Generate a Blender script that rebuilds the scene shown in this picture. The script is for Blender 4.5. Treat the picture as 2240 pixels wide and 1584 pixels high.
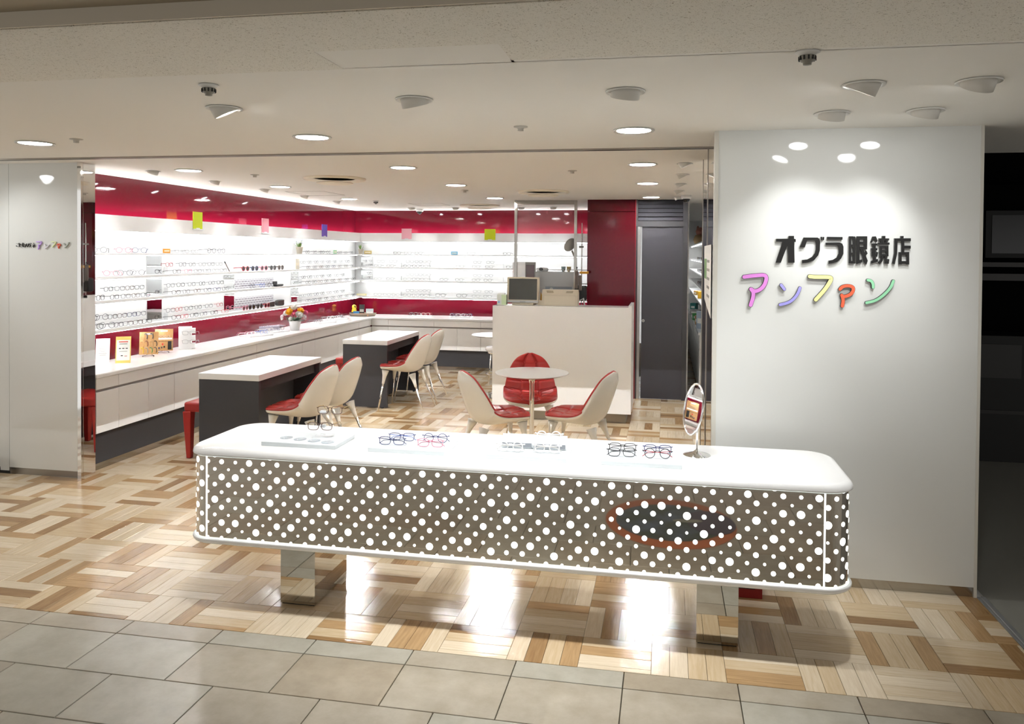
import bpy, bmesh, math, random
from mathutils import Vector, Matrix
random.seed(7)
for o in list(bpy.data.objects): bpy.data.objects.remove(o)
SC = bpy.context.scene
COL = SC.collection
PI = math.pi

# ------------------------------------------------------------------ camera
def set_camera():
    yaw, pitch, roll = 0.1827776, 0.016231, -0.00770366
    f, cx, cy = 1694.222, 1144.285, 583.5636
    fwd = Vector((-math.sin(yaw)*math.cos(pitch), math.cos(yaw)*math.cos(pitch), -math.sin(pitch)))
    r = Vector((math.cos(yaw), math.sin(yaw), 0)); d = fwd.cross(r)
    c, s = math.cos(roll), math.sin(roll)
    r2 = c*r + s*d; d2 = -s*r + c*d
    m = Matrix(((r2.x, -d2.x, -fwd.x, 0), (r2.y, -d2.y, -fwd.y, 0), (r2.z, -d2.z, -fwd.z, 1.70), (0, 0, 0, 1)))
    cam = bpy.data.cameras.new('camera'); o = bpy.data.objects.new('camera', cam); COL.objects.link(o)
    o.matrix_world = m
    cam.sensor_width = 36; cam.sensor_fit = 'HORIZONTAL'
    cam.lens = f/2240*36; cam.shift_x = -(cx-1120)/2240; cam.shift_y = (cy-792)/2240
    cam.clip_start = .05; cam.clip_end = 100
    SC.camera = o
set_camera()

# ------------------------------------------------------------------ world, exposure, light levels
W = bpy.data.worlds.new('mall_ambient'); SC.world = W; W.use_nodes = True
bg = W.node_tree.nodes['Background']; bg.inputs[0].default_value = (1.0, .985, .96, 1); bg.inputs[1].default_value = .42
SC.view_settings.view_transform = 'Standard'; SC.view_settings.look = 'None'
SC.view_settings.exposure = 1.18; SC.view_settings.gamma = 1; SC.view_settings.use_curve_mapping = False
SC.cycles.max_bounces = 6; SC.cycles.diffuse_bounces = 3; SC.cycles.glossy_bounces = 4; SC.cycles.transparent_max_bounces = 8
SC.cycles.caustics_reflective = False; SC.cycles.caustics_refractive = False
E_DOWN = 330.0      # recessed round downlights (lens emission)
E_SHELF = 5.6      # LED strips under header and shelves
E_COVE = 11.0       # LED strip on top of the header, washing the red band
E_DOT = 1.2        # backlit dots of the front display counter
P_WALL = 13.0      # spots washing the columns (W)
P_SPOT = 32.0      # other tilted spots (W)
WARM = (1.0, .93, .83); COOL = (.96, .985, 1.0); NEUT = (.975, .988, 1.0)

# ------------------------------------------------------------------ materials
def lin(h):
    if isinstance(h, tuple): return h if len(h) == 4 else h+(1,)
    h = h.lstrip('#'); v = [int(h[i:i+2], 16)/255 for i in (0, 2, 4)]
    return tuple((c/12.92 if c <= .04045 else ((c+.055)/1.055)**2.4) for c in v)+(1,)
MATS = {}
def mat(name, col='#cccccc', rough=.5, metal=0., spec=.5, coat=0., emit=None, es=0., alpha=1., noise=None, bump=None, trans=0., ior=1.45):
    if name in MATS: return MATS[name]
    m = bpy.data.materials.new(name); m.use_nodes = True
    nt = m.node_tree; b = nt.nodes['Principled BSDF']; I = b.inputs
    c = lin(col); I['Base Color'].default_value = c; I['Roughness'].default_value = rough; I['Metallic'].default_value = metal
    I['Specular IOR Level'].default_value = spec; I['Coat Weight'].default_value = coat; I['Coat Roughness'].default_value = .06
    I['Alpha'].default_value = alpha; I['Transmission Weight'].default_value = trans; I['IOR'].default_value = ior
    if emit is not None:
        I['Emission Color'].default_value = lin(emit); I['Emission Strength'].default_value = es
    if noise or bump:
        tc = nt.nodes.new('ShaderNodeTexCoord'); mp = nt.nodes.new('ShaderNodeMapping'); nt.links.new(tc.outputs['Object'], mp.inputs[0])
    if noise:   # (second colour, scale xyz, detail, contrast lo, hi)
        c2, sc, det, lo, hi = noise
        mp.inputs['Scale'].default_value = sc
        n = nt.nodes.new('ShaderNodeTexNoise'); n.inputs['Scale'].default_value = 1; n.inputs['Detail'].default_value = det
        nt.links.new(mp.outputs[0], n.inputs['Vector'])
        r = nt.nodes.new('ShaderNodeValToRGB'); r.color_ramp.elements[0].position = lo; r.color_ramp.elements[1].position = hi
        r.color_ramp.elements[0].color = c; r.color_ramp.elements[1].color = lin(c2)
        nt.links.new(n.outputs['Fac'], r.inputs[0]); nt.links.new(r.outputs[0], I['Base Color'])
    if bump:    # (scale, strength, distance)
        n2 = nt.nodes.new('ShaderNodeTexNoise'); n2.inputs['Scale'].default_value = bump[0]; n2.inputs['Detail'].default_value = 3
        nt.links.new(tc.outputs['Object'], n2.inputs['Vector'])
        bp = nt.nodes.new('ShaderNodeBump'); bp.inputs['Strength'].default_value = bump[1]; bp.inputs['Distance'].default_value = bump[2]
        nt.links.new(n2.outputs['Fac'], bp.inputs['Height']); nt.links.new(bp.outputs[0], I['Normal'])
    MATS[name] = m
    return m

def wood_mat(name, c1, c2, along):
    """oiled parquet tone: grain stretched along x or y, glossy varnish with a faint ripple"""
    m = bpy.data.materials.new(name); m.use_nodes = True; nt = m.node_tree; b = nt.nodes['Principled BSDF']
    g = nt.nodes.new('ShaderNodeNewGeometry'); mp = nt.nodes.new('ShaderNodeMapping')
    mp.inputs['Scale'].default_value = (7, 95, 1) if along == 'x' else (95, 7, 1)
    nt.links.new(g.outputs['Position'], mp.inputs[0])
    n = nt.nodes.new('ShaderNodeTexNoise'); n.inputs['Scale'].default_value = 1; n.inputs['Detail'].default_value = 5; n.inputs['Distortion'].default_value = .6
    nt.links.new(mp.outputs[0], n.inputs['Vector'])
    r = nt.nodes.new('ShaderNodeValToRGB'); r.color_ramp.elements[0].position = .32; r.color_ramp.elements[1].position = .7
    r.color_ramp.elements[0].color = lin(c1); r.color_ramp.elements[1].color = lin(c2)
    nt.links.new(n.outputs['Fac'], r.inputs[0]); nt.links.new(r.outputs[0], b.inputs['Base Color'])
    b.inputs['Roughness'].default_value = .10; b.inputs['Specular IOR Level'].default_value = .30
    n2 = nt.nodes.new('ShaderNodeTexNoise'); n2.inputs['Scale'].default_value = 22; n2.inputs['Detail'].default_value = 6; n2.inputs['Roughness'].default_value = .72
    nt.links.new(g.outputs['Position'], n2.inputs['Vector'])
    bp = nt.nodes.new('ShaderNodeBump'); bp.inputs['Strength'].default_value = .20; bp.inputs['Distance'].default_value = .005
    nt.links.new(n2.outputs['Fac'], bp.inputs['Height']); nt.links.new(bp.outputs[0], b.inputs['Normal'])
    return m
TONES = [('#e3d3ba', '#d6c3a6', 30), ('#d3bd9c', '#c6ad89', 26), ('#dccbb0', '#cdb797', 20), ('#bd9b70', '#a88760', 18), ('#a5835b', '#8f6e4a', 9)]
WOOD = {a: [wood_mat('parquet_%s_%d' % (a, i), t[0], t[1], a) for i, t in enumerate(TONES)] for a in 'xy'}
TW = [t[2] for t in TONES]

def tile_mat(name, c1, c2):
    m = bpy.data.materials.new(name); m.use_nodes = True; nt = m.node_tree; b = nt.nodes['Principled BSDF']
    g = nt.nodes.new('ShaderNodeNewGeometry'); n = nt.nodes.new('ShaderNodeTexNoise'); n.inputs['Scale'].default_value = 9; n.inputs['Detail'].default_value = 8; n.inputs['Roughness'].default_value = .65
    nt.links.new(g.outputs['Position'], n.inputs['Vector'])
    r = nt.nodes.new('ShaderNodeValToRGB'); r.color_ramp.elements[0].position = .35; r.color_ramp.elements[1].position = .68
    r.color_ramp.elements[0].color = lin(c1); r.color_ramp.elements[1].color = lin(c2)
    nt.links.new(n.outputs['Fac'], r.inputs[0]); nt.links.new(r.outputs[0], b.inputs['Base Color'])
    b.inputs['Roughness'].default_value = .3
    bp = nt.nodes.new('ShaderNodeBump'); bp.inputs['Strength'].default_value = .12; bp.inputs['Distance'].default_value = .003
    nt.links.new(n.outputs['Fac'], bp.inputs['Height']); nt.links.new(bp.outputs[0], b.inputs['Normal'])
    return m
TILES = [tile_mat('stone_tile_a', '#a69b88', '#b6ad9c'), tile_mat('stone_tile_b', '#a8a292', '#b9b4a6'), tile_mat('stone_tile_c', '#a0937f', '#b0a490')]

def acoustic_mat():
    m = bpy.data.materials.new('rockwool_ceiling_board'); m.use_nodes = True; nt = m.node_tree; b = nt.nodes['Principled BSDF']
    g = nt.nodes.new('ShaderNodeNewGeometry')
    n0 = nt.nodes.new('ShaderNodeTexNoise'); n0.inputs['Scale'].default_value = 30; nt.links.new(g.outputs['Position'], n0.inputs['Vector'])
    v = nt.nodes.new('ShaderNodeTexNoise'); v.inputs['Scale'].default_value = 150; v.inputs['Detail'].default_value = 2; v.inputs['Distortion'].default_value = 1.6
    nt.links.new(g.outputs['Position'], v.inputs['Vector'])
    r = nt.nodes.new('ShaderNodeValToRGB'); e = r.color_ramp.elements
    e[0].position = .30; e[0].color = lin('#93886f'); e[1].position = .40; e[1].color = lin('#e8e3d8')
    nt.links.new(v.outputs['Fac'], r.inputs[0]); nt.links.new(r.outputs[0], b.inputs['Base Color'])
    b.inputs['Roughness'].default_value = .9
    bp = nt.nodes.new('ShaderNodeBump'); bp.inputs['Strength'].default_value = .5; bp.inputs['Distance'].default_value = .003
    nt.links.new(v.outputs['Fac'], bp.inputs['Height']); nt.links.new(bp.outputs[0], b.inputs['Normal'])
    return m

M_PLASTER = mat('plaster_ceiling', '#ebe7df', .85, bump=(220, .08, .001))
M_GLOSSWHITE = mat('white_lacquer_glass', '#dbdbd6', .045, spec=.5)
M_WHITE = mat('white_laminate', '#f4f2ef', .35)
M_SOLID = mat('white_solid_surface', '#f5f4f2', .16, spec=.5)
M_SHELFW = mat('white_shelf_paint', '#f1f1f0', .4)
M_RED = mat('crimson_lacquer', '#600c1d', .05, spec=.45)
M_DARKRED = mat('deep_red_lacquer', '#4b0613', .10, spec=.5)
M_MIRROR = mat('mirror', (.83, .84, .84), .015, metal=1.)
M_BRONZEMIR = mat('bronze_mirror', (.74, .68, .60), .03, metal=1.)
M_STEEL = mat('polished_steel', (.46, .44, .41), .16, metal=1.)
M_BRUSH = mat('brushed_steel', (.32, .29, .25), .28, metal=1.)
M_CHROME = mat('chrome', (.80, .79, .77), .06, metal=1.)
M_CHAR = mat('charcoal_laminate', '#3b3a3d', .55)
M_DOORG = mat('graphite_door', '#3d3c42', .5, bump=(400, .15, .001))
M_BLACK = mat('black_plastic', '#141414', .35)
M_BLACKSIGN = mat('black_acrylic', '#191817', .3)
M_LEATHER = mat('red_leather', '#b8332f', .30, spec=.5, bump=(160, .10, .001))
M_CREAM = mat('cream_shell', '#f5f0e6', .25)
M_SILVER = mat('anodised_aluminium', '#b9bab9', .35, metal=.6)
M_BEIGE = mat('beige_plastic', '#c9bda8', .45)
M_SCREEN = mat('screen_off', '#3a3833', .25)
M_GREYP = mat('grey_plastic', '#8b8880', .45)
M_LED = mat('led_lens', '#ffffff', .5, emit=NEUT, es=E_DOWN)
M_LED2 = mat('led_lens_inside', '#ffffff', .5, emit=NEUT, es=E_DOWN*2.2)
M_LEDSPOT = mat('spot_lens', '#ffffff', .5, emit=NEUT, es=16.0)
M_STRIP = mat('led_strip', '#ffffff', .5, emit=COOL, es=E_SHELF)
M_STRIP2 = mat('led_strip_lower', '#ffffff', .5, emit=COOL, es=16.0)
M_COVE = mat('led_cove_strip', '#ffffff', .5, emit=COOL, es=E_COVE)
M_DOT = mat('backlit_dot', '#ffffff', .5, emit=(.97, 1, .97), es=E_DOT)
M_GLOWEDGE = mat('backlit_edge', '#ffffff', .4, emit=(.80, 1, .90), es=.34)
M_CLEAR = mat('clear_acrylic', '#ffffff', .03, spec=.5, alpha=.12)
M_PANE = mat('clear_glass_pane', '#ffffff', .0, spec=.4, alpha=.05)
M_LENS = mat('spectacle_lens', '#f4f8ff', .02, spec=.5, alpha=.10)
M_SUNLENS = mat('sunglass_lens', '#2a1c1a', .08, spec=.6)
M_UNLITWALL = mat('unlit_shop_black', '#060606', .8, spec=.05)  # closed shop's lack of light put into a near-black colour
M_DARKFLOOR = mat('grey_vinyl_floor', '#8a8880', .5, spec=.3)
M_GROUT = mat('dark_joint', '#57503f', .9)
M_LINER = mat('lamp_reflector_white', '#dcdad4', .4)

# ------------------------------------------------------------------ geometry helpers
class MB:
    """collects faces for ONE mesh"""
    def __init__(s): s.v = []; s.f = []; s.mi = []
    def face(s, pts, mi=0):
        i = len(s.v); s.v += [tuple(p) for p in pts]; s.f.append(tuple(range(i, i+len(pts)))); s.mi.append(mi); return s
    def add(s, vs, fs, mi=0):
        i = len(s.v); s.v += [tuple(p) for p in vs]; s.f += [tuple(j+i for j in f) for f in fs]; s.mi += [mi]*len(fs); return s
    def box(s, x0, x1, y0, y1, z0, z1, mi=0, bev=0.):
        if bev <= 0:
            vs = [(x, y, z) for z in (z0, z1) for y in (y0, y1) for x in (x0, x1)]
            return s.add(vs, [(0, 2, 3, 1), (4, 5, 7, 6), (0, 1, 5, 4), (2, 6, 7, 3), (0, 4, 6, 2), (1, 3, 7, 5)], mi)
        b = min(bev, (x1-x0)/2.01, (y1-y0)/2.01, (z1-z0)/2.01)
        vs = []; idx = {}
        for sx in (0, 1):
            for sy in (0, 1):
                for sz in (0, 1):
                    X = (x0, x1)[sx]; Y = (y0, y1)[sy]; Z = (z0, z1)[sz]
                    dx = b*(1-2*sx); dy = b*(1-2*sy); dz = b*(1-2*sz)
                    for k, p in enumerate(((X, Y+dy, Z+dz), (X+dx, Y, Z+dz), (X+dx, Y+dy, Z))):
                        idx[(sx, sy, sz, k)] = len(vs); vs.append(p)
        F = []
        for a in (0, 1):
            F.append([idx[(a, 0, 0, 0)], idx[(a, 0, 1, 0)], idx[(a, 1, 1, 0)], idx[(a, 1, 0, 0)]][::(1 if a == 0 else -1)])
            F.append([idx[(0, a, 0, 1)], idx[(1, a, 0, 1)], idx[(1, a, 1, 1)], idx[(0, a, 1, 1)]][::(1 if a == 0 else -1)])
            F.append([idx[(0, 0, a, 2)], idx[(0, 1, a, 2)], idx[(1, 1, a, 2)], idx[(1, 0, a, 2)]][::(1 if a == 0 else -1)])
        for a in (0, 1):
            for c in (0, 1):
                F.append([idx[(a, c, 0, 0)], idx[(a, c, 0, 1)], idx[(a, c, 1, 1)], idx[(a, c, 1, 0)]])
                F.append([idx[(a, 0, c, 0)], idx[(a, 0, c, 2)], idx[(a, 1, c, 2)], idx[(a, 1, c, 0)]])
                F.append([idx[(0, a, c, 1)], idx[(0, a, c, 2)], idx[(1, a, c, 2)], idx[(1, a, c, 1)]])
                for e in (0, 1): F.append([idx[(a, c, e, 0)], idx[(a, c, e, 1)], idx[(a, c, e, 2)]])
        return s.add(vs, F, mi)
    def tube(s, pts, r, n=8, mi=0, cap=True, r2=None):
        pts = [Vector(p) for p in pts]; m = len(pts); rs = r if isinstance(r, (list, tuple)) else [r+(((r2 if r2 is not None else r)-r)*i/max(1, m-1)) for i in range(m)]
        rings = []; up = None
        for i, p in enumerate(pts):
            t = (pts[min(i+1, m-1)]-pts[max(i-1, 0)]).normalized()
            if up is None:
                up = Vector((0, 0, 1)) if abs(t.z) < .9 else Vector((1, 0, 0))
            a = t.cross(up); a.normalize(); b = a.cross(t); up = b
            rings.append([p+(a*math.cos(2*PI*k/n)+b*math.sin(2*PI*k/n))*rs[i] for k in range(n)])
        vs = [v for R in rings for v in R]; F = []
        for i in range(m-1):
            for k in range(n):
                F.append((i*n+k, i*n+(k+1) % n, (i+1)*n+(k+1) % n, (i+1)*n+k))
        if cap: F.append(tuple(range(n-1, -1, -1))); F.append(tuple(range((m-1)*n, m*n)))
        return s.add(vs, F, mi)
    def lathe(s, prof, n=24, c=(0, 0, 0), mi=0, sx=1., sy=1.):
        """profile (r, z) list, revolved about z"""
        vs = []; F = []; m = len(prof)
        for r, z in prof:
            for k in range(n): vs.append((c[0]+r*sx*math.cos(2*PI*k/n), c[1]+r*sy*math.sin(2*PI*k/n), c[2]+z))
        for i in range(m-1):
            for k in range(n): F.append((i*n+k, i*n+(k+1) % n, (i+1)*n+(k+1) % n, (i+1)*n+k))
        if prof[0][0] > 1e-6: F.append(tuple(range(n-1, -1, -1)))
        if prof[-1][0] > 1e-6: F.append(tuple(range((m-1)*n, m*n)))
        return s.add(vs, F, mi)
    def prism(s, poly, lo, hi, plane='xz', mi=0):
        """polygon in a plane extruded along the third axis"""
        n = len(poly)
        def P(a, b, c): return {'xz': (a, c, b), 'xy': (a, b, c), 'yz': (c, a, b)}[plane]
        vs = [P(a, b, lo) for a, b in poly]+[P(a, b, hi) for a, b in poly]
        F = [tuple(range(n)), tuple(range(2*n-1, n-1, -1))]+[(i, i+n, (i+1) % n+n, (i+1) % n) for i in range(n)]
        return s.add(vs, F, mi)
    def xf(s, M, start=0):
        for i in range(start, len(s.v)): s.v[i] = tuple(M @ Vector(s.v[i]))
        return s
    def mesh(s, name, mats, smooth=False, angle=None, fix=True):
        me = bpy.data.meshes.new(name); me.from_pydata(s.v, [], s.f)
        for m in (mats if isinstance(mats, (list, tuple)) else [mats]): me.materials.append(m)
        if max(s.mi, default=0) > 0:
            me.polygons.foreach_set('material_index', s.mi)
        if fix:
            bm = bmesh.new(); bm.from_mesh(me); bmesh.ops.remove_doubles(bm, verts=bm.verts, dist=1e-6)
            bmesh.ops.recalc_face_normals(bm, faces=bm.faces); bm.to_mesh(me); bm.free()
        if smooth or angle is not None:
            me.polygons.foreach_set('use_smooth', [True]*len(me.polygons))
            if angle is not None:
                try: me.set_sharp_from_angle(angle=math.radians(angle))
                except Exception: pass
        me.update(); return me
    def obj(s, name, mats, parent=None, loc=None, rot=None, smooth=False, angle=None, fix=True):
        o = bpy.data.objects.new(name, s.mesh(name, mats, smooth, angle, fix)); COL.objects.link(o)
        if parent is not None: o.parent = parent
        if loc: o.location = loc
        if rot: o.rotation_euler = rot
        return o
def tag(o, label=None, cat=None, group=None, kind=None):
    if label: o['label'] = label
    if cat: o['category'] = cat
    if group: o['group'] = group
    if kind: o['kind'] = kind
    return o
def thing(name, label, cat, loc=(0, 0, 0), rz=0., group=None):
    o = bpy.data.objects.new(name, None); COL.objects.link(o); o.location = loc; o.rotation_euler = (0, 0, rz); o.empty_display_size = .1
    return tag(o, label, cat, group)
def inst(name, me, parent=None, loc=(0, 0, 0), rot=(0, 0, 0), m=None):
    o = bpy.data.objects.new(name, me); COL.objects.link(o); o.location = loc; o.rotation_euler = rot
    if parent is not None: o.parent = parent
    if m is not None: o.material_slots[0].link = 'OBJECT'; o.material_slots[0].material = m
    return o
def dup(root, loc, rz, label=None):
    r = root.copy(); COL.objects.link(r); r.location = loc; r.rotation_euler = (0, 0, rz)
    if label: r['label'] = label
    for ch in root.children:
        c = ch.copy(); COL.objects.link(c); c.parent = r
        for g in ch.children:
            d = g.copy(); COL.objects.link(d); d.parent = c
    return r
def struct(name, mb, m, label, parent=None, cat=None, **k):
    return tag(mb.obj(name, m, parent, **k), label, cat, kind='structure')
def spot(name, loc, target, power, size, blend, parent=None, color=NEUT, radius=.04):
    L = bpy.data.lights.new(name, 'SPOT'); L.energy = power; L.spot_size = math.radians(size); L.spot_blend = blend; L.color = color; L.shadow_soft_size = radius
    o = bpy.data.objects.new(name, L); COL.objects.link(o); o.location = loc
    o.rotation_euler = (Vector(target)-Vector(loc)).to_track_quat('-Z', 'Y').to_euler()
    if parent is not None:
        o.parent = parent; o.matrix_parent_inverse = parent.matrix_world.inverted() if False else Matrix.Translation(-Vector(parent.location))
    return o
CZ = 2.355
# ================================================================== SETTING
# ---- parquet: basket weave of 0.3 m squares, four planks each
GX, GY, Q, PW = 1.156, 3.714, .30, .075
YB0, XR = 3.157, 1.545      # wood meets tile / wood ends at the neighbour's rail
f_wood = struct('floor', MB().box(-6.2, XR, YB0, 15.2, -.06, -.012), M_GROUT, 'glossy parquet floor in a basket weave of pale and brown planks', cat='floor')
def seen(x, y):
    # rough visible wedge of the floor from the entrance side
    return (-.83*y-.75 < x < .52*y-.28)
planks = []
i0, i1 = int((-6.2-GX)//Q), int((XR-GX)//Q)+1
j0, j1 = int((YB0-GY)//Q), int((15.2-GY)//Q)+1
rp = random.Random(3)
for i in range(i0, i1):
    for j in range(j0, j1):
        x0 = GX+i*Q; y0 = GY+j*Q; vert = (i+j) % 2 == 0
        for k in range(4):
            t = rp.choices(range(5), TW)[0]
            a = [x0+k*PW, x0+(k+1)*PW, y0, y0+Q] if vert else [x0, x0+Q, y0+k*PW, y0+(k+1)*PW]
            a[0] = max(a[0], -6.2); a[1] = min(a[1], XR); a[2] = max(a[2], YB0); a[3] = min(a[3], 15.2)
            if a[1]-a[0] < .008 or a[3]-a[2] < .008: continue
            xm, ym = (a[0]+a[1])/2, (a[2]+a[3])/2
            if ym > 5.1 and xm < -4.7: continue
            if ym > 9.3 and xm > .45: continue
            if ym > 11.0 and xm < .0: continue
            if ym > 4.3 and xm > .42: continue
            planks.append((vert, t, a, xm, ym))
def plank_key(p):
    x, y = p[3], p[4]
    hid = (-2.3 < x < .85 and 3.5 < y < 4.9)      # stands behind the display counter
    return (x*x+y*y) + (0 if seen(x, y) else 900) + (60 if hid else 0)
planks.sort(key=plank_key)
PM = {}
g_ = .0007
def plank_mesh(vert, t, w, h):
    k = (vert, t, round(w, 4), round(h, 4))
    if k not in PM:
        PM[k] = MB().box(-w/2+g_, w/2-g_, -h/2+g_, h/2-g_, -.012, 0, bev=.0012).mesh('plank', WOOD['y' if vert else 'x'][t])
    return PM[k]
for vert, t, a, xm, ym in planks[:300]:
    inst('plank', plank_mesh(vert, t, a[1]-a[0], a[3]-a[2]), f_wood, (xm, ym, 0))
mb = MB(); wl = WOOD['x']+WOOD['y']
for vert, t, a, xm, ym in planks[300:]:
    mb.box(a[0]+g_, a[1]-g_, a[2]+g_, a[3]-g_, -.012, 0, mi=t+(5 if vert else 0))
tag(mb.obj('planks_beyond', wl, f_wood, fix=False), kind='stuff')

# ---- stone tiles of the mall, 0.45 x 0.30, half bond
f_tile = struct('floor', MB().box(-6.2, 7, -6, YB0, -.06, -.010), M_GROUT, 'beige stone tile floor of the mall passage in front of the shop', cat='floor')
TMh = {}
far = MB(); rt = random.Random(5)
rows = [(3.035, YB0, -2.389)]+[(3.035-.2985*(k+1), 3.035-.2985*k, -2.389 if k % 2 == 0 else -2.174) for k in range(30)]
for y0, y1, xo in rows:
    n0 = int((-6.2-xo)//.4475)
    for n in range(n0, n0+31):
        x0, x1 = xo+n*.4475, xo+(n+1)*.4475
        x0 = max(x0, -6.2); x1 = min(x1, 7)
        if x1-x0 < .02: continue
        m = rt.choice((0, 0, 1, 1, 2)); j = .0021
        if y1 > 1.95 and -3.6 < (x0+x1)/2 < 1.9:
            k = (m, round(x1-x0, 3), round(y1-y0, 3))
            if k not in TMh:
                w, h = x1-x0, y1-y0
                TMh[k] = MB().box(-w/2+j, w/2-j, -h/2+j, h/2-j, -.010, 0, bev=.0015).mesh('stone_tile', TILES[m])
            inst('stone_tile', TMh[k], f_tile, ((x0+x1)/2, (y0+y1)/2, 0))
        else:
            far.box(x0+j, x1-j, y0+j, y1-j, -.010, 0, mi=m)
tag(far.obj('stone_tiles_beyond', TILES, f_tile, fix=False), kind='stuff')
# grey floor of the closed neighbour shop, and the steel threshold rail
struct('floor', MB().box(XR+.04, 7, YB0, 10, -.05, -.002), M_DARKFLOOR, 'grey vinyl floor of the closed dark shop next door', cat='floor')
tr = struct('trim_1', MB().box(XR, XR+.012, YB0, 4.2, -.02, .003).box(XR+.016, XR+.04, YB0, 4.2, -.02, .006, bev=.002), M_SILVER, 'steel threshold rail between the parquet and the grey floor', cat='threshold')

# ---- ceilings
struct('ceiling', MB().box(-6.2, 7, 2.60, 5.3, CZ, CZ+.05).box(-6.2, .9, 5.3, 15.2, CZ, CZ+.05).box(-1.14, -.515, 2.355, 2.605, CZ, CZ+.05).box(-.525, 7, 2.56, 2.605, CZ, CZ+.05),
       M_PLASTER, 'smooth off-white plaster ceiling over the shop front and the sales floor', cat='ceiling')
M_ACOU = acoustic_mat()
struct('ceiling', MB().box(-6.2, -1.135, 1.985, 2.60, CZ-.003, CZ+.05).box(-1.135, -.52, 1.985, 2.36, CZ-.003, CZ+.05).box(-.52, 7, 1.985, 2.565, CZ-.003, CZ+.05),
       M_ACOU, 'speckled mineral board ceiling over the mall passage', cat='ceiling')
struct('trim_2', MB().box(-6.2, 7, 1.945, 1.952, CZ-.010, CZ+.04).box(-6.2, 7, 1.952, 1.985, CZ+.004, CZ+.04), mat('cream_trim', '#c3baa9', .5), 'cream ceiling edge trim along the mineral boards', cat='trim')
struct('ceiling', MB().box(-6.2, 7, -6, 1.945, CZ+.035, CZ+.08), mat('mall_ceiling', '#a99d89', .85), 'plain beige ceiling nearest to the camera', cat='ceiling')
# shutter rail set in the ceiling
struct('trim_3', MB().box(-5.6, .245, 4.785, 4.797, CZ-.010, CZ+.01).box(-5.6, .245, 4.822, 4.834, CZ-.010, CZ+.01).box(-5.6, .245, 4.797, 4.822, CZ-.001, CZ+.01, mi=1), [M_BRUSH, M_BLACK], 'pair of steel shutter rails in the ceiling across the entrance', cat='rail')
# access hatches: thin frame outlines
def hatch(name, x0, x1, y0, y1, label):
    b = .006; mb = MB()
    for a in ((x0, x1, y0, y0+b), (x0, x1, y1-b, y1), (x0, x0+b, y0, y1), (x1-b, x1, y0, y1)): mb.box(*a, CZ-.002, CZ+.01)
    struct(name, mb, mat('hatch_frame', '#b9b3a7', .5), label, cat='hatch')
hatch('trim_4', -3.35, -2.90, 9.75, 10.2, 'square ceiling access hatch near the back wall')
hatch('trim_5', -4.05, -3.60, 7.75, 8.3, 'square ceiling access hatch above the left shelves')

# ---- white entrance column on the right, mirrored on its inner side
RX0, RX1, RY = .243, 1.542, 4.194
wr = struct('wall_front_right', MB().box(RX0+.02, RX1-.012, RY, 5.44, .05, CZ), M_GLOSSWHITE, 'glossy white entrance column carrying the shop lettering', cat='wall')
MB().box(RX0, RX0+.022, RY-.003, RY+.03, .05, CZ).box(RX1-.014, RX1, RY-.003, RY+.03, .0, CZ).obj('edge_trim', mat('column_edge', '#cfcbc0', .3), wr)
MB().box(RX0+.01, RX1-.01, RY+.008, 5.43, 0, .05).obj('plinth', M_STEEL, wr)
MB().box(RX0-.001, RX0+.02, RY+.03, 4.783, 0, CZ).obj('mirror_panel', M_MIRROR, wr)
MB().box(RX0-.001, RX0+.02, 4.836, 5.43, 0, CZ).obj('mirror_panel', M_MIRROR, wr)
MB().box(RX0-.004, RX0+.02, 4.79, 4.83, 0, CZ).obj('steel_post', M_BRUSH, wr)
MB().box(RX0-.004, RX0+.02, 5.43, 5.45, 0, CZ).obj('steel_post', M_BRUSH, wr)
# ---- left column
LX0, LX1, LY = -4.897, -4.275, 5.062
wl_ = struct('wall_front_left', MB().box(LX0, LX1-.032, LY, 5.2, .05, CZ), M_GLOSSWHITE, 'narrow glossy white column at the left end of the shop front', cat='wall')
MB().box(LX1-.032, LX1-.001, LY-.002, LY+.02, 0, CZ).obj('steel_corner', M_CHROME, wl_)
MB().box(LX1-.03, LX1, LY+.02, 5.205, 0, CZ).obj('mirror_panel', M_MIRROR, wl_)
MB().box(LX0, LX1-.03, LY+.006, 5.19, 0, .05).obj('plinth', M_BRUSH, wl_)
struct('wall_far_left', MB().box(-6.2, LX0-.012, LY+.01, 5.2, .02, CZ), M_GLOSSWHITE, 'glossy white panel beyond the left column at the picture edge', cat='wall')
struct('trim_6', MB().box(LX0-.012, LX0, LY+.02, 5.2, 0, CZ), M_BRUSH, 'dark joint strip between the two left wall panels', cat='trim')

# ---- shop walls
WX, WY = -4.76, 11.38
struct('wall_left', MB().box(WX-.1, WX, 5.2, WY+.1, 0, CZ), M_RED, 'crimson lacquered wall behind the long left shelf', cat='wall')
struct('wall_back', MB().box(WX, -.36, WY, WY+.1, 0, CZ), M_RED, 'crimson lacquered wall behind the rear shelf', cat='wall')
wc = struct('wall_red_pier', MB().box(-.928, -.362, 9.222, WY, 0, CZ-.145).box(-.928, -.362, 9.222, WY, CZ-.14, CZ), M_DARKRED, 'dark red lacquered pier left of the graphite door', cat='wall')
MB().box(-.364, -.355, 9.215, 9.3, 0, CZ).obj('edge_trim', mat('red_edge', '#8f1120', .3), wc)
struct('wall_right', MB().box(.785, .9, 5.45, 15.2, 0, CZ), M_WHITE, 'white wall on the right of the aisle with shelves', cat='wall')
struct('wall_aisle_end', MB().box(.24, .785, 15.0, 15.2, 0, CZ), M_WHITE, 'white wall at the far end of the right aisle', cat='wall')
struct('wall_side', MB().box(.20, .26, 9.36, 15.0, 0, CZ), M_WHITE, 'white side wall of the narrow aisle behind the door', cat='wall')
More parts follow.
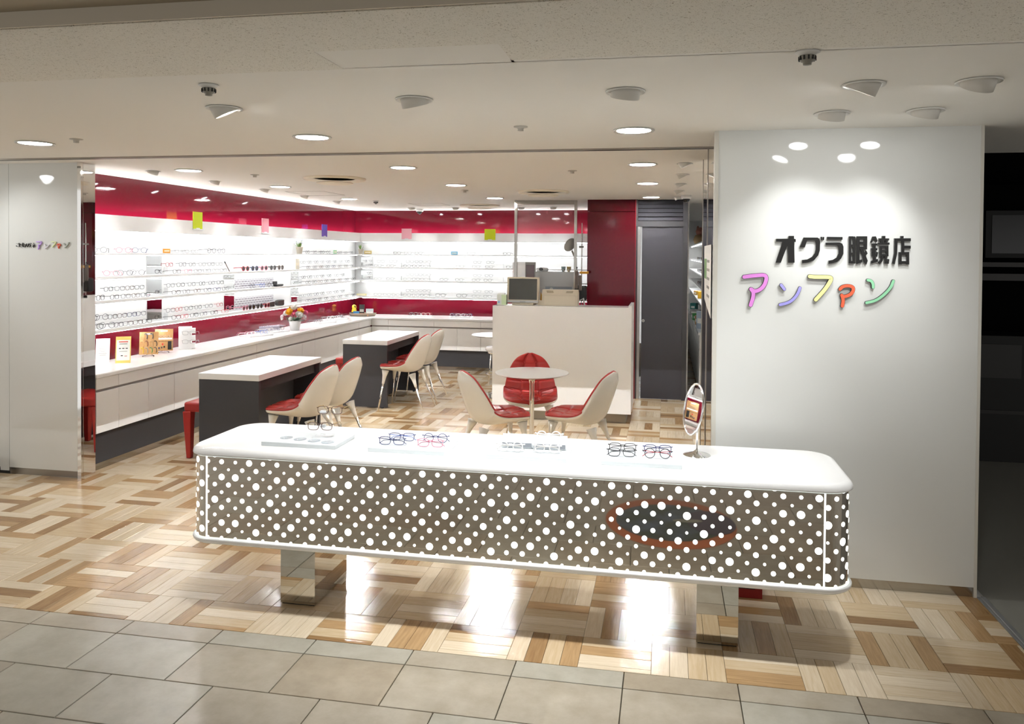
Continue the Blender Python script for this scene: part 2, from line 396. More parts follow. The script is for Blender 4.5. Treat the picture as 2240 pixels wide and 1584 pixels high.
# graphite sliding door with louvred transom
DY = 9.225
dr = struct('door_1', MB().box(-.285, .188, DY+.02, DY+.06, .006, 2.035), M_DOORG, 'flat graphite sliding door with a silver edge', cat='door')
MB().box(-.355, -.335, DY, DY+.1, 0, CZ).box(.188, .242, DY, DY+.12, 0, CZ).box(-.335, .19, DY, DY+.1, 2.035, 2.10).obj('door_frame', M_CHAR, dr)
MB().box(-.335, -.305, DY+.004, DY+.09, 0, 2.035).obj('silver_edge', M_SILVER, dr)
lk = MB().lathe([(.0, .012), (.012, .012), (.018, .008), (.018, 0)], 20).xf(Matrix.Rotation(PI/2, 4, 'X')).obj('lock_rose', M_SILVER, dr, loc=(-.262, DY+.02, .925), smooth=True)
MB().lathe([(.0, .004), (.006, .004), (.006, 0)], 12).xf(Matrix.Rotation(PI/2, 4, 'X')).obj('keyhole', M_BLACK, lk, loc=(0, -.012, 0))
tz = struct('trim_7', MB().box(-.335, .188, DY+.05, DY+.1, 2.10, CZ), M_BLACK, 'louvred graphite transom above the sliding door', cat='louvre')
for k in range(5):
    MB().prism([(DY+.012, 2.108+.049*k), (DY+.022, 2.108+.049*k), (DY+.05, 2.144+.049*k), (DY+.04, 2.15+.049*k)], -.335, .188, 'yz').obj('slat', M_DOORG, tz)

# ---- dark closed shop next door
struct('wall_neighbour_side', MB().box(RX1, RX1+.012, RY+.05, 10, 0, CZ), M_UNLITWALL, 'unlit side wall facing the closed neighbour shop', cat='wall')
nb = struct('wall_neighbour_back', MB().box(RX1, 7, 7.6, 7.7, 0, CZ), M_UNLITWALL, 'unlit back wall of the closed neighbour shop', cat='wall')
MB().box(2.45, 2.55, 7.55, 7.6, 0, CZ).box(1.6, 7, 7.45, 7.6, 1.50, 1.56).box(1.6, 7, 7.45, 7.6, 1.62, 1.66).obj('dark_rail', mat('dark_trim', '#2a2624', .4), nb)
struct('ceiling', MB().box(RX1, 7, 5.3, 7.7, CZ, CZ+.05), M_UNLITWALL, 'unlit ceiling of the closed neighbour shop', cat='ceiling')
# ================================================================== CEILING FITTINGS
def aim_matrix(d):
    return Vector(d).normalized().to_track_quat('-Z', 'Y').to_matrix().to_4x4()
# round recessed downlights
ring = MB().lathe([(.088, -.001), (.105, -.006), (.108, 0), (.100, .004), (.088, .004)], 32).mesh('trim_ring', M_LINER, smooth=True)
lens = MB().lathe([(0, -.001), (.089, -.001), (.089, .004)], 32).mesh('lens', M_LED)
lens2 = MB().lathe([(0, -.001), (.089, -.001), (.089, .004)], 32).mesh('lens', M_LED2)
DL = []
names_y = ('nearest to the entrance', 'just inside the entrance', 'over the middle of the shop', 'towards the back wall')
names_x = ('left', 'middle', 'right')
for iy, y in enumerate((4.10, 5.64, 7.14, 8.84)):
    for ix, x in enumerate((-3.78, -1.977, -.175)):
        t = thing('downlight', 'glowing round downlight in the %s row, %s' % (names_x[ix], names_y[iy]), 'downlight', (x, y, CZ-.004), 0, 'round recessed downlights in three rows')
        inst('trim_ring', ring, t); inst('lens', lens if iy == 0 else lens2, t)
# tilted wall washers and spots
sring = MB().lathe([(.066, -.001), (.078, -.005), (.080, 0), (.066, .006)], 28).mesh('trim_ring', M_LINER, smooth=True)
can = MB().lathe([(.058, .04), (.058, -.026), (.053, -.028), (.050, -.018), (.050, .03)], 28).mesh('lamp_can', mat('spot_can_grey', '#cfcbc2', .5), smooth=True)
slens = MB().lathe([(0, -.020), (.051, -.020), (.051, -.016)], 24).mesh('lens', M_LEDSPOT)
def tilted(x, y, target, label, power, cone=46, group='tilted recessed spotlights', tilt=None, size=1.):
    t = thing('tilted_spotlight', label, 'spotlight', (x, y, CZ-.004), 0, group)
    inst('trim_ring', sring, t)
    d = Vector(target)-Vector((x, y, CZ)); dz = d.copy()
    if tilt:   # limit how far the can is turned
        h = Vector((d.x, d.y, 0)).normalized()*math.sin(tilt); dz = Vector((h.x, h.y, -math.cos(tilt)))
    M = aim_matrix(dz)
    c = inst('lamp_can', can, t); c.rotation_euler = M.to_euler()
    inst('lens', slens, c)
    p = Vector((x, y, CZ))+dz.normalized()*.05
    spot('spot_lamp', p, target, power, cone, .9, t, color=COOL, radius=.035)
    t.scale = (size,)*3
    return t
tilted(.727, 3.13, (.10, 3.55, .77), 'tilted spotlight turned to the counter, front left of the four by the column', P_SPOT, 80, tilt=.46)
tilted(1.128, 3.13, (.80, 4.194, 1.25), 'tilted spotlight aimed at the white column, front right of its four', P_WALL, 74, tilt=.50)
tilted(.735, 3.735, (.62, 4.194, 1.66), 'tilted spotlight aimed at the white column, rear left of its four', P_WALL*.6, 66, tilt=.36)
tilted(1.126, 3.72, (.92, 4.194, 1.62), 'tilted spotlight aimed at the white column, rear right of its four', P_WALL*.6, 66, tilt=.36)
tilted(-1.98, 3.22, (-1.5, 3.62, .77), 'tilted spotlight on the left ceiling turned to the dotted counter', P_SPOT, 80, tilt=.46)
tilted(-1.058, 3.155, (-.85, 3.55, .77), 'tilted spotlight above the middle of the dotted counter', P_SPOT, 80, tilt=.34)
tilted(-.167, 3.12, (-.35, 3.50, .77), 'tilted spotlight above the right half of the dotted counter', P_SPOT, 80, tilt=.34)
tilted(-5.3, 4.25, (-4.62, 5.06, 1.65), 'tilted spotlight washing the narrow left column', P_WALL*.9, 60, tilt=.5)
for k, y in enumerate((5.63, 6.39, 7.24, 8.0, 8.88)):
    tilted(.122, y, (.75, y+.1, 1.3), 'small tilted spotlight over the right aisle, %s from the entrance' % ('first', 'second', 'third', 'fourth', 'fifth')[k], 5, 60, 'spotlights along the right aisle', tilt=.45, size=.72)
for k, y in enumerate((5.67, 6.55, 7.45, 8.35, 9.25)):
    tilted(-4.12, y, (-4.7, y+.05, 1.5), 'small tilted spotlight over the left counter, %s from the entrance' % ('first', 'second', 'third', 'fourth', 'fifth')[k], 5, 60, 'spotlights along the left counter', tilt=.4, size=.72)
for k, x in enumerate((-3.6, -2.95, -2.0, -1.55)):
    tilted(x, 10.65, (x, 11.3, 1.5), 'small tilted spotlight before the back wall, %s from the left corner' % ('first', 'second', 'third', 'fourth')[k], 5, 60, 'spotlights along the back wall', tilt=.4, size=.72)
# smoke detectors / sprinklers
def smoke(x, y, s, label):
    t = thing('smoke_detector', label, 'smoke detector', (x, y, CZ), 0, 'ceiling smoke detectors')
    MB().lathe([(.055*s, -.001), (.060*s, -.008*s), (.045*s, -.012*s), (.040*s, -.022*s), (0, -.022*s)], 24).obj('base', M_LINER, t, smooth=True)
    MB().lathe([(.036*s, -.02*s), (.040*s, -.03*s), (.034*s, -.046*s), (.020*s, -.056*s), (.020*s, -.066*s), (0, -.068*s)], 24).obj('sensor_head', mat('detector_grey', '#8d897f', .4), t, smooth=True)
    mb = MB()
    for k in range(12):
        a = 2*PI*k/12; mb.box(.037*s, .042*s, -.004*s, .004*s, -.046*s, -.026*s).xf(Matrix.Rotation(a, 4, 'Z'), len(mb.v)-8)
    mb.obj('vent_slots', M_BLACK, t)
smoke(-1.77, 2.77, .66, 'ribbed smoke detector on the left part of the front ceiling')
smoke(.436, 2.607, .66, 'ribbed smoke detector on the right part of the front ceiling')
smoke(-3.58, 9.2, .66, 'smoke detector near the back left corner of the shop')
spr = MB().lathe([(.036, 0), (.036, -.004), (.018, -.006), (.014, -.016), (.016, -.022), (0, -.024)], 20).mesh('sprinkler', mat('sprinkler_white', '#bdb8ad', .4), smooth=True)
for x, y, l in ((-3.41, 4.0, 'small ceiling sprinkler beside the left entrance downlight'), (-.743, 3.92, 'small ceiling sprinkler between the entrance downlights'), (-3.43, 6.04, 'small ceiling sprinkler before the left round vent'), (-.728, 6.02, 'small ceiling sprinkler above the reception desk'), (-2.05, 7.75, 'small ceiling sprinkler in the middle of the shop')):
    tag(inst('sprinkler', spr, None, (x, y, CZ)), l, 'sprinkler', 'small ceiling sprinklers')
# round air diffusers
def diffuser(x, y, r, label):
    t = thing('air_diffuser', label, 'air vent', (x, y, CZ), 0, 'round ceiling air diffusers')
    mw = mat('diffuser_cream', '#efe4cd', .45)
    MB().lathe([(r, 0), (r, -.010), (r*.96, -.020), (r*.90, -.020), (r*.64, -.004)], 40).obj('outer_cone', mw, t, angle=50)
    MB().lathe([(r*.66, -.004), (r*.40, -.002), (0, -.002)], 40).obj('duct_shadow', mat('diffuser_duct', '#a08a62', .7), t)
    MB().lathe([(0, -.052), (r*.50, -.052), (r*.60, -.044), (r*.58, -.040), (0, -.040)], 40).obj('centre_plate', mw, t, angle=50)
diffuser(-2.875, 6.41, .27, 'large round air diffuser above the desks on the left')
diffuser(-1.27, 7.99, .27, 'large round air diffuser above the reception desk')
diffuser(-2.477, 10.15, .27, 'round air diffuser near the back wall')
# dome cameras
def dome(x, y, label):
    t = thing('dome_camera', label, 'camera', (x, y, CZ), 0, 'ceiling dome cameras')
    MB().lathe([(.055, 0), (.055, -.035), (.048, -.042), (0, -.042)], 24).obj('housing', M_WHITE, t, smooth=True)
    MB().lathe([(.042, -.04), (.040, -.055), (.028, -.072), (0, -.080)], 24).obj('dome', mat('smoked_dome', '#15171a', .05, spec=.7), t, smooth=True)
    MB().lathe([(.013, -.065), (.013, -.083), (0, -.083)], 16).obj('lens', M_GREYP, t, smooth=True)
dome(-3.58, 10.95, 'dome security camera before the back wall')
dome(.205, 8.6, 'dome security camera over the right aisle by the mirror')
# ================================================================== WALL SHELVES
def bevel(o, w=.004, seg=2, ang=40):
    m = o.modifiers.new('bevel', 'BEVEL'); m.width = w; m.segments = seg; m.limit_method = 'ANGLE'; m.angle_limit = math.radians(ang)
    o.data.polygons.foreach_set('use_smooth', [True]*len(o.data.polygons))
    try: o.data.set_sharp_from_angle(angle=math.radians(35))
    except Exception: pass
    return o
SX, SY = -4.62, 11.235           # shelf front edges on the left wall and back wall
ROWZ = [(1.665, 1.682), (1.460, 1.484), (1.258, 1.284), (1.012, 1.042)]
def brick_mat():
    m = bpy.data.materials.new('printed_brick_card'); m.use_nodes = True; nt = m.node_tree; b = nt.nodes['Principled BSDF']
    g = nt.nodes.new('ShaderNodeNewGeometry'); mp = nt.nodes.new('ShaderNodeMapping'); mp.inputs['Rotation'].default_value = (0, PI/2, 0)
    sp = nt.nodes.new('ShaderNodeSeparateXYZ'); cb = nt.nodes.new('ShaderNodeCombineXYZ')
    nt.links.new(g.outputs['Position'], sp.inputs[0]); nt.links.new(sp.outputs[1], cb.inputs[0]); nt.links.new(sp.outputs[2], cb.inputs[1])
    t = nt.nodes.new('ShaderNodeTexBrick'); t.inputs['Scale'].default_value = 14; t.inputs['Color1'].default_value = lin('#b9b4ba'); t.inputs['Color2'].default_value = lin('#a9a4ac'); t.inputs['Mortar'].default_value = lin('#f2f2f4'); t.inputs['Mortar Size'].default_value = .06
    t.inputs['Brick Width'].default_value = .9; t.inputs['Row Height'].default_value = .35
    nt.links.new(cb.outputs[0], t.inputs['Vector']); nt.links.new(t.outputs[0], b.inputs['Base Color']); b.inputs['Roughness'].default_value = .6
    return m
# left wall
sl = thing('display_shelf', 'long white lit display shelf along the crimson left wall', 'shelf', (0, 0, 0))
y0, y1 = 5.215, SY
MB().box(SX-.018, SX, y0, SY-.0, 1.872, 2.006).box(WX, SX-.018, y0, SY, 1.872, 1.884).obj('header', M_SHELFW, sl)
MB().box(WX+.001, WX+.008, y0, WY-.03, 1.042, 1.872).obj('back_panel', M_SHELFW, sl)
for a, b in ROWZ: MB().box(WX, SX, y0, SY, a, b).obj('shelf_board', M_SHELFW, sl)
MB().box(WX+.06, WX+.09, y0, WY-.08, 1.972, 1.990).obj('cove_strip', M_COVE, sl)
for z in (1.872, 1.665, 1.460, 1.258, 1.012):
    MB().box(SX-.045, SX-.03, y0+.03, SY-.05, z-.006, z-.001).obj('light_strip', M_STRIP2 if z < 1.1 else M_STRIP, sl)
for ya, yb, rs in ((6.44, 6.654, (1, 2, 3)), (7.715, 7.917, (2, 3)), (9.259, 9.45, (2, 3))):
    for r in rs:
        top = ROWZ[r-1][0]; bot = ROWZ[r][1]
        MB().box(WX+.008, WX+.016, ya, yb, bot+.002, top-.006).obj('mirror_panel', M_MIRROR, sl)
MBR = brick_mat()
for r in (2, 3): MB().box(WX+.008, WX+.012, 7.94, 8.80, ROWZ[r][1]+.002, ROWZ[r-1][0]-.075).obj('printed_backing', MBR, sl)
for ya, yb, rs in ((6.70, 7.66, (1, 2, 3)), (5.30, 6.38, (2, 3)), (9.48, 11.15, (1, 2, 3))):
    for r in rs: MB().box(WX+.008, WX+.05, ya, yb, ROWZ[r][1], ROWZ[r][1]+.066).obj('riser', M_SHELFW, sl)
# back wall
sb = thing('display_shelf', 'white lit display shelf across the crimson back wall', 'shelf', (0, 0, 0))
x0, x1 = SX, -.93
MB().box(x0-.018, x1, SY, SY+.018, 1.872, 2.006).box(x0-.14, x1, SY+.018, WY, 1.872, 1.884).obj('header', M_SHELFW, sb)
MB().box(WX, x1, WY-.008, WY-.001, 1.042, 1.872).obj('back_panel', M_SHELFW, sb)
for a, b in ROWZ: MB().box(WX, x1, SY, WY-.008, a, b).obj('shelf_board', M_SHELFW, sb)
MB().box(WX+.09, x1, WY-.09, WY-.06, 1.972, 1.990).obj('cove_strip', M_COVE, sb)
for z in (1.872, 1.665, 1.460, 1.258, 1.012):
    MB().box(x0+.03, x1-.03, SY+.03, SY+.045, z-.006, z-.001).obj('light_strip', M_STRIP2 if z < 1.1 else M_STRIP, sb)
for r in (1, 2): MB().box(-4.66, -4.47, WY-.016, WY-.008, ROWZ[r][1]+.02, ROWZ[r-1][0]-.03).obj('mirror_panel', M_MIRROR, sb)
for xa, xb, rs in ((-4.42, -4.0, (1, 2, 3)), (-3.93, -3.55, (1, 2, 3)), (-3.45, -2.4, (1, 2, 3))):
    for r in rs: MB().box(xa, xb, WY-.05, WY-.008, ROWZ[r][1], ROWZ[r][1]+.066).obj('riser', M_SHELFW, sb)

# ================================================================== SPECTACLES
def rim_path(style, n=20):
    P = []
    for k in range(n):
        a = 2*PI*k/n; c, s = math.cos(a), math.sin(a)
        if style == 'round': x, z = .0225*c, .0215*s
        else:
            e = .62; x = .026*math.copysign(abs(c)**e, c); z = .0185*math.copysign(abs(s)**e, s)
            if z > 0: x *= 1.04
        P.append((x, z))
    return P
def glasses_parts(style, thick=.0016, fold=False):
    """front frame, two temples, lens pair; front at y=0 facing -y, temples to +y, resting on z=0"""
    hz = .0215 if style == 'round' else .0185
    cz = hz+.004; fr = MB(); ln = MB()
    for s in (-1, 1):
        pts = [(s*.034+s*x, -.002+.10*(x+.0)**2*8, cz+z) for x, z in rim_path(style)]
        fr.tube(pts+[pts[0]], thick, 5, cap=False)
        ln.face([(p[0], p[1]+.0004, p[2]) for p in pts])
    fr.tube([(-.012, -.002, cz+.008), (-.005, -.005, cz+.012), (.005, -.005, cz+.012), (.012, -.002, cz+.008)], thick, 5)
    tm = []
    for s in (-1, 1):
        fr.tube([(s*.059, .000, cz+.010), (s*.067, .004, cz+.011)], thick*1.3, 5)
        t = MB()
        if fold: t.tube([(s*.067, .004, cz+.010), (s*.060, .010, cz+.008), (-s*.045, .012, cz-.002), (-s*.066, .014, cz-.018)], thick, 5)
        else: t.tube([(s*.067, .004, cz+.011), (s*.070, .06, cz+.008), (s*.068, .105, cz+.002), (s*.066, .135, .003)], thick, 5, r2=thick*1.4)
        tm.append(t)
    return fr, tm, ln
GM = {}
def whole_glasses(style, sun=False, thick=.0016):
    k = (style, sun, thick)
    if k not in GM:
        fr, tm, ln = glasses_parts(style, thick)
        for t in tm: fr.add(t.v, t.f)
        if sun: fr.add(ln.v, ln.f, 1)
        GM[k] = fr.mesh('spectacles', [M_BLACK, M_SUNLENS] if sun else [M_BLACK], smooth=True)
    return GM[k]
FR = {'black': mat('frame_black', '#1c1b1e', .35), 'grey': mat('frame_grey', '#6f6c72', .4), 'navy': mat('frame_navy', '#2b3366', .35), 'red': mat('frame_red', '#b5283a', .35), 'pink': mat('frame_pink', '#e08aa0', .4),
      'brown': mat('frame_brown', '#5b4030', .4), 'silver': mat('frame_silver', '#a8a6a8', .3, metal=.7), 'white': mat('frame_white', '#eeeae6', .35), 'blue': mat('frame_blue', '#4b6fc0', .35), 'gold': mat('frame_gold', '#b39a63', .3, metal=.7)}
ORD = ['first', 'second', 'third', 'fourth', 'fifth', 'sixth', 'seventh', 'eighth', 'ninth', 'tenth', 'eleventh', 'twelfth', 'thirteenth', 'fourteenth', 'fifteenth', 'sixteenth', 'seventeenth', 'eighteenth', 'nineteenth', 'twentieth', 'twenty-first', 'twenty-second', 'twenty-third', 'twenty-fourth']
RN = ('top', 'second', 'third', 'lowest')
rg = random.Random(11)
def shelf_glasses(wall, r, lev, items):
    """items: (position along the wall, style, colour, scale, extra yaw, sun)"""
    for k, (p, st, c, sc, yaw, sun) in enumerate(items):
        z = ROWZ[r][1]+(.066 if lev else 0)
        dpt = .030 if lev else .105
        if wall == 'left': loc = (WX+.004+dpt, p, z); rz = PI/2+yaw
        else: loc = (p, WY-.004-dpt, z); rz = yaw
        o = inst('sunglasses' if sun else 'spectacles', whole_glasses(st, sun, .0030 if sun else .0018), None, loc, (0, 0, rz), FR[c])
        o.scale = (sc,)*3
        tag(o, '%s %s, %s from the %s on the %s %s wall shelf%s' % (c, 'sunglasses' if sun else 'spectacles', ORD[k], 'entrance' if wall == 'left' else 'corner', RN[r], wall, ', raised row' if lev else ''),
            'sunglasses' if sun else 'glasses', 'spectacles on the lit wall shelves')
def mk(ps, cs, sc=1., st='rect', yaw=0., sun=False):
    return [(p, st, cs[i % len(cs)], sc, yaw+rg.uniform(-.1, .1), sun) for i, p in enumerate(ps)]
bk = ['black', 'grey', 'brown', 'black', 'navy', 'grey']
shelf_glasses('left', 0, 0, mk([5.704, 6.006, 6.213], ['black', 'pink', 'navy'], 1.05, 'round', -.9)+mk([6.72, 6.88, 7.04], ['silver'], .9)+mk([7.33, 7.51], ['black', 'grey'], 1.15, 'round')+mk([9.52, 9.74, 9.96, 10.17], ['black', 'grey', 'black'], .95, 'round')+mk([10.55, 10.76, 10.97], ['grey', 'silver'], .9))
shelf_glasses('left', 1, 0, mk([5.854, 6.023, 6.183], ['pink', 'grey', 'silver'], 1.05, 'round', -.9)+mk([6.75, 6.93], ['black', 'pink'])+mk([7.09, 7.25, 7.40, 7.55], ['grey', 'grey', 'silver'], .9)+mk([7.99, 8.19, 8.40, 8.61, 8.80], ['red', 'navy', 'pink', 'black', 'brown'], 1.15, 'round', 0, True)+mk([9.54, 9.74, 9.94, 10.14, 10.34, 10.55, 10.77, 11.0], bk, .9))
shelf_glasses('left', 1, 1, mk([6.74, 6.95], ['red', 'grey'])+mk([7.11, 7.28, 7.44, 7.59], ['grey', 'silver'], .9)+mk([9.54, 9.74, 9.94, 10.14, 10.34, 10.55, 10.77, 11.0], ['silver', 'grey', 'grey'], .9))
shelf_glasses('left', 2, 0, mk([5.72], ['black'], 1.1, 'rect', .3)+mk([5.89, 6.03, 6.16, 6.29], bk, .95)+mk([6.74, 6.90, 7.08, 7.26, 7.43, 7.59], bk, .95)+mk([8.14, 8.36, 8.56], ['black', 'blue', 'black'], 1.1, 'round')+mk([9.54, 9.72, 9.90, 10.10, 10.32, 10.55, 10.80, 11.05], ['black', 'black', 'brown'], .95))
shelf_glasses('left', 2, 1, mk([5.91, 6.05, 6.18, 6.31], bk, .95)+mk([6.76, 6.92, 7.10, 7.28, 7.45, 7.61], ['grey', 'black'], .95)+mk([9.56, 9.74, 9.94, 10.14, 10.36, 10.6, 10.84], ['black', 'black', 'silver'], .95))
shelf_glasses('left', 3, 0, mk([5.66, 5.80], ['black', 'grey'], 1.15, 'round', -.4)+mk([5.94, 6.06, 6.19, 6.31], bk)+mk([6.74, 6.87, 7.03, 7.19, 7.38, 7.58], ['black', 'red', 'black', 'grey'])+mk([7.99, 8.13, 8.30, 8.47], ['pink', 'black', 'black', 'red'], 1.15, 'round', 0, True)+mk([9.54, 9.72, 9.90, 10.10, 10.32, 10.55, 10.80, 11.05], ['grey', 'grey', 'black', 'black'], .95))
shelf_glasses('left', 3, 1, mk([5.68, 5.82], ['black', 'grey'], 1.15, 'round', -.4)+mk([5.96, 6.08, 6.21, 6.33], ['black', 'brown', 'navy', 'grey'])+mk([6.76, 6.89, 7.05, 7.21, 7.40, 7.60], ['grey', 'red', 'black', 'black'])+mk([9.56, 9.74, 9.94, 10.14, 10.36, 10.6, 10.84], ['silver', 'grey', 'black', 'black'], .95))
shelf_glasses('back', 0, 0, mk([-4.04, -3.87, -3.70], ['black', 'grey', 'black'], .95)+mk([-2.88], ['silver'], .95)+mk([-2.33], ['black'], .95))
shelf_glasses('back', 1, 0, mk([-4.35, -4.15], ['silver', 'silver'], .95)+mk([-3.88, -3.74, -3.61], ['grey', 'black', 'grey'], .95)+mk([-3.05], ['silver'], .95)+mk([-2.80, -2.60], ['silver', 'grey'], .95)+mk([-2.28], ['black'], .95))
shelf_glasses('back', 1, 1, mk([-4.33, -4.13], ['silver', 'silver'], .95)+mk([-3.86, -3.72, -3.59], ['silver', 'grey'], .95)+mk([-2.8, -2.6], ['silver', 'grey'], .95))
shelf_glasses('back', 2, 0, mk([-4.35, -4.15], ['silver', 'grey'], .95)+mk([-3.88, -3.74, -3.61], ['silver', 'grey'], .95)+mk([-3.30, -3.06], ['black', 'black'], .95)+mk([-2.80, -2.62], ['grey', 'black'], .95))
shelf_glasses('back', 2, 1, mk([-3.86, -3.72, -3.59], ['silver', 'silver'], .95)+mk([-2.8, -2.62], ['silver', 'grey'], .95))
shelf_glasses('back', 3, 0, mk([-4.35, -4.20, -4.06], ['silver'], .95)+mk([-3.88, -3.74, -3.61], ['black', 'grey'], .95)+mk([-3.35, -3.02], ['black', 'black'], 1.2)+mk([-2.80, -2.62], ['silver', 'grey'], .95))
shelf_glasses('back', 3, 1, mk([-3.86, -3.72, -3.59], ['grey', 'silver'], .95)+mk([-2.8, -2.62], ['silver', 'grey'], .95))

# ---- cards and ornaments on the shelves
def card(name, wall, p, z, w, h, c, label, clip=True, mtext=None):
    t = thing(name, label, 'sign card', (SX+.001, p, z) if wall == 'left' else (p, SY-.001, z), PI/2 if wall == 'left' else 0)
    MB().box(-w/2, w/2, -.006, -.001, 0, h).obj('card', mat('card_'+c, c, .45), t)
    if clip: MB().box(-w*.55, w*.55, -.012, -.0, -.006, .006).box(-w*.18, w*.18, -.010, -.006, .0, .016).obj('clear_foot', mat('frosted_acrylic', '#e9ecee', .3), t)
    if mtext: MB().box(-w*.36, w*.36, -.0075, -.006, h*.35, h*.62).obj('print', mat('card_print', mtext, .5), t)
    return t
card('poster_card', 'left', 7.035, 1.922, .155, .175, '#c3d414', 'lime green card clipped to the shelf header of the left wall')
card('poster_card', 'left', 8.363, 1.922, .155, .172, '#f0a0ac', 'pink card clipped to the shelf header of the left wall')
card('poster_card', 'left', 9.96, 1.914, .165, .172, '#6a4fc4', 'purple card clipped to the shelf header of the left wall')
card('poster_card', 'back', -3.875, 1.908, .158, .165, '#f3b4c0', 'pink card on the shelf header of the back wall')
card('poster_card', 'back', -2.58, 1.900, .165, .169, '#cfdc16', 'yellow green card on the shelf header of the back wall')
def shelf_card(wall, r, p, w, h, c, label, mtext='#fdf3df', depth=.12):
    t = card('price_card', wall, p, ROWZ[r][1]+.003, w, h, c, label, False, mtext)
    if wall == 'left': t.location.x = WX+depth+.01
    else: t.location.y = WY-depth-.01
    MB().box(-w*.45, w*.45, -.001, .03, -.003, 0).obj('foot', M_SHELFW, t)
shelf_card('left', 0, 6.56, .105, .040, '#f0a437', 'orange price card on the top left wall shelf')
shelf_card('left', 0, 10.33, .11, .052, '#a9dfb4', 'pale green price card on the top left wall shelf', '#cfeed5')
shelf_card('back', 0, -3.13, .105, .046, '#8ccdf0', 'light blue price card on the top back wall shelf', '#d9f0fb')
shelf_card('left', 1, 9.19, .10, .13, '#efe9d8', 'cream card with a yellow picture on the second left wall shelf', '#e3c94a')
shelf_card('back', 3, -4.60, .16, .03, '#efe6b0', 'low cream yellow card at the corner of the lowest shelf', '#e0d38a')
shelf_card('back', 0, -4.50, .12, .05, '#d9c27a', 'small tan card beside the plant at the corner', '#8a6a2a')
def potted(loc, s, label, flower):
    t = thing('potted_plant', label, 'plant', loc, 0)
    MB().lathe([(.020*s, 0), (.028*s, .052*s), (.030*s, .056*s), (.026*s, .056*s), (.022*s, .05*s), (0, .05*s)], 16).obj('pot', mat('pale_pot', '#c9bfae', .6), t, smooth=True)
    mb = MB(); r = random.Random(int(s*100)+int(loc[1]*10)); fb = MB()
    for k in range(26):
        a = r.uniform(0, 2*PI); q = r.uniform(.01, .045)*s; h = r.uniform(.07, .12)*s
        b = Vector((q*.3*math.cos(a), q*.3*math.sin(a), .05*s)); e = Vector((q*math.cos(a), q*math.sin(a), h)); sd = Vector((-math.sin(a), math.cos(a), 0))*.004*s
        mb.face([b-sd*.4, b+sd*.4, (b+e)/2+sd, e, (b+e)/2-sd])
        if flower and k % 2: fb.lathe([(0, .004*s), (.006*s, 0), (0, -.004*s)], 6, e)
    mb.obj('leaves', mat('fresh_green', '#7d9b57', .6), t, fix=False)
    if flower: fb.obj('blossoms', mat('lilac_blossom', '#b9b2cf', .6), t)
potted((WX+.09, 9.33, ROWZ[0][1]), 1.6, 'small pot of lilac flowers on the top left wall shelf', True)
potted((-4.63, WY-.10, ROWZ[0][1]), 1.4, 'small green plant in a pot at the corner of the top shelf', False)
# black spectacle case and goggles
t = thing('spectacle_case', 'open black spectacle case on the third left wall shelf', 'case', (WX+.10, 8.76, ROWZ[2][1]), PI/2)
bevel(MB().box(-.085, .085, -.028, .028, 0, .028).obj('case_body', M_BLACK, t), .012, 3)
bevel(MB().box(-.085, .02, .022, .032, .024, .062).obj('case_lid', M_BLACK, t), .006, 2)
def goggles(p, c, label, s=1.):
    t = thing('goggles', label, 'goggles', (WX+.10, p, ROWZ[3][1]), PI/2)
    mb = MB(); N = 14
    out = [(.085*s*math.copysign(abs(math.cos(2*PI*k/N*1))**.6, math.cos(2*PI*k/N)), .036*s+.036*s*math.copysign(abs(math.sin(2*PI*k/N))**.6, math.sin(2*PI*k/N))) for k in range(N)]
    vs = []
    for sc_, yb in ((1, 0.03), (1, 0), (.84, -.012)):
        for x, z in out: vs.append((x*sc_, yb+3.2*x*x, .036*s+(z-.036*s)*sc_))
    F = [(a*N+k, a*N+(k+1) % N, (a+1)*N+(k+1) % N, (a+1)*N+k) for a in (0, 1) for k in range(N)]
    mb.add(vs, F); mb.obj('goggle_frame', mat('goggle_frame_'+c, c, .35), t, smooth=True)
    MB().face([(x*.86, -.0105+3.2*x*x, .036*s+(z-.036*s)*.86) for x, z in out]).obj('visor', mat('dark_visor', '#474a45', .12, spec=.7), t, smooth=True)
    MB().tube([(-.085*s, .025, .036*s), (-.06*s, .07, .03*s), (.06*s, .07, .03*s), (.085*s, .025, .036*s)], .006, 6).obj('strap', M_BLACK, t, smooth=True)
goggles(8.62, '#9a989c', 'grey framed goggles on the lowest left wall shelf', .95)
goggles(8.86, '#3a3a38', 'dark wraparound goggles at the end of the lowest left wall shelf', 1.05)
t = thing('pencil_prop', 'small brown stick leaning at the mirror column of the second shelf', 'ornament', (WX+.06, 7.72, ROWZ[1][1]), 0)
MB().tube([(0, .03, .002), (-.03, 0, .09)], .004, 6).obj('stick', FR['brown'], t); MB().tube([(-.03, 0, .09), (-.037, -.007, .11)], .006, 6).obj('tip', M_BLACK, t)

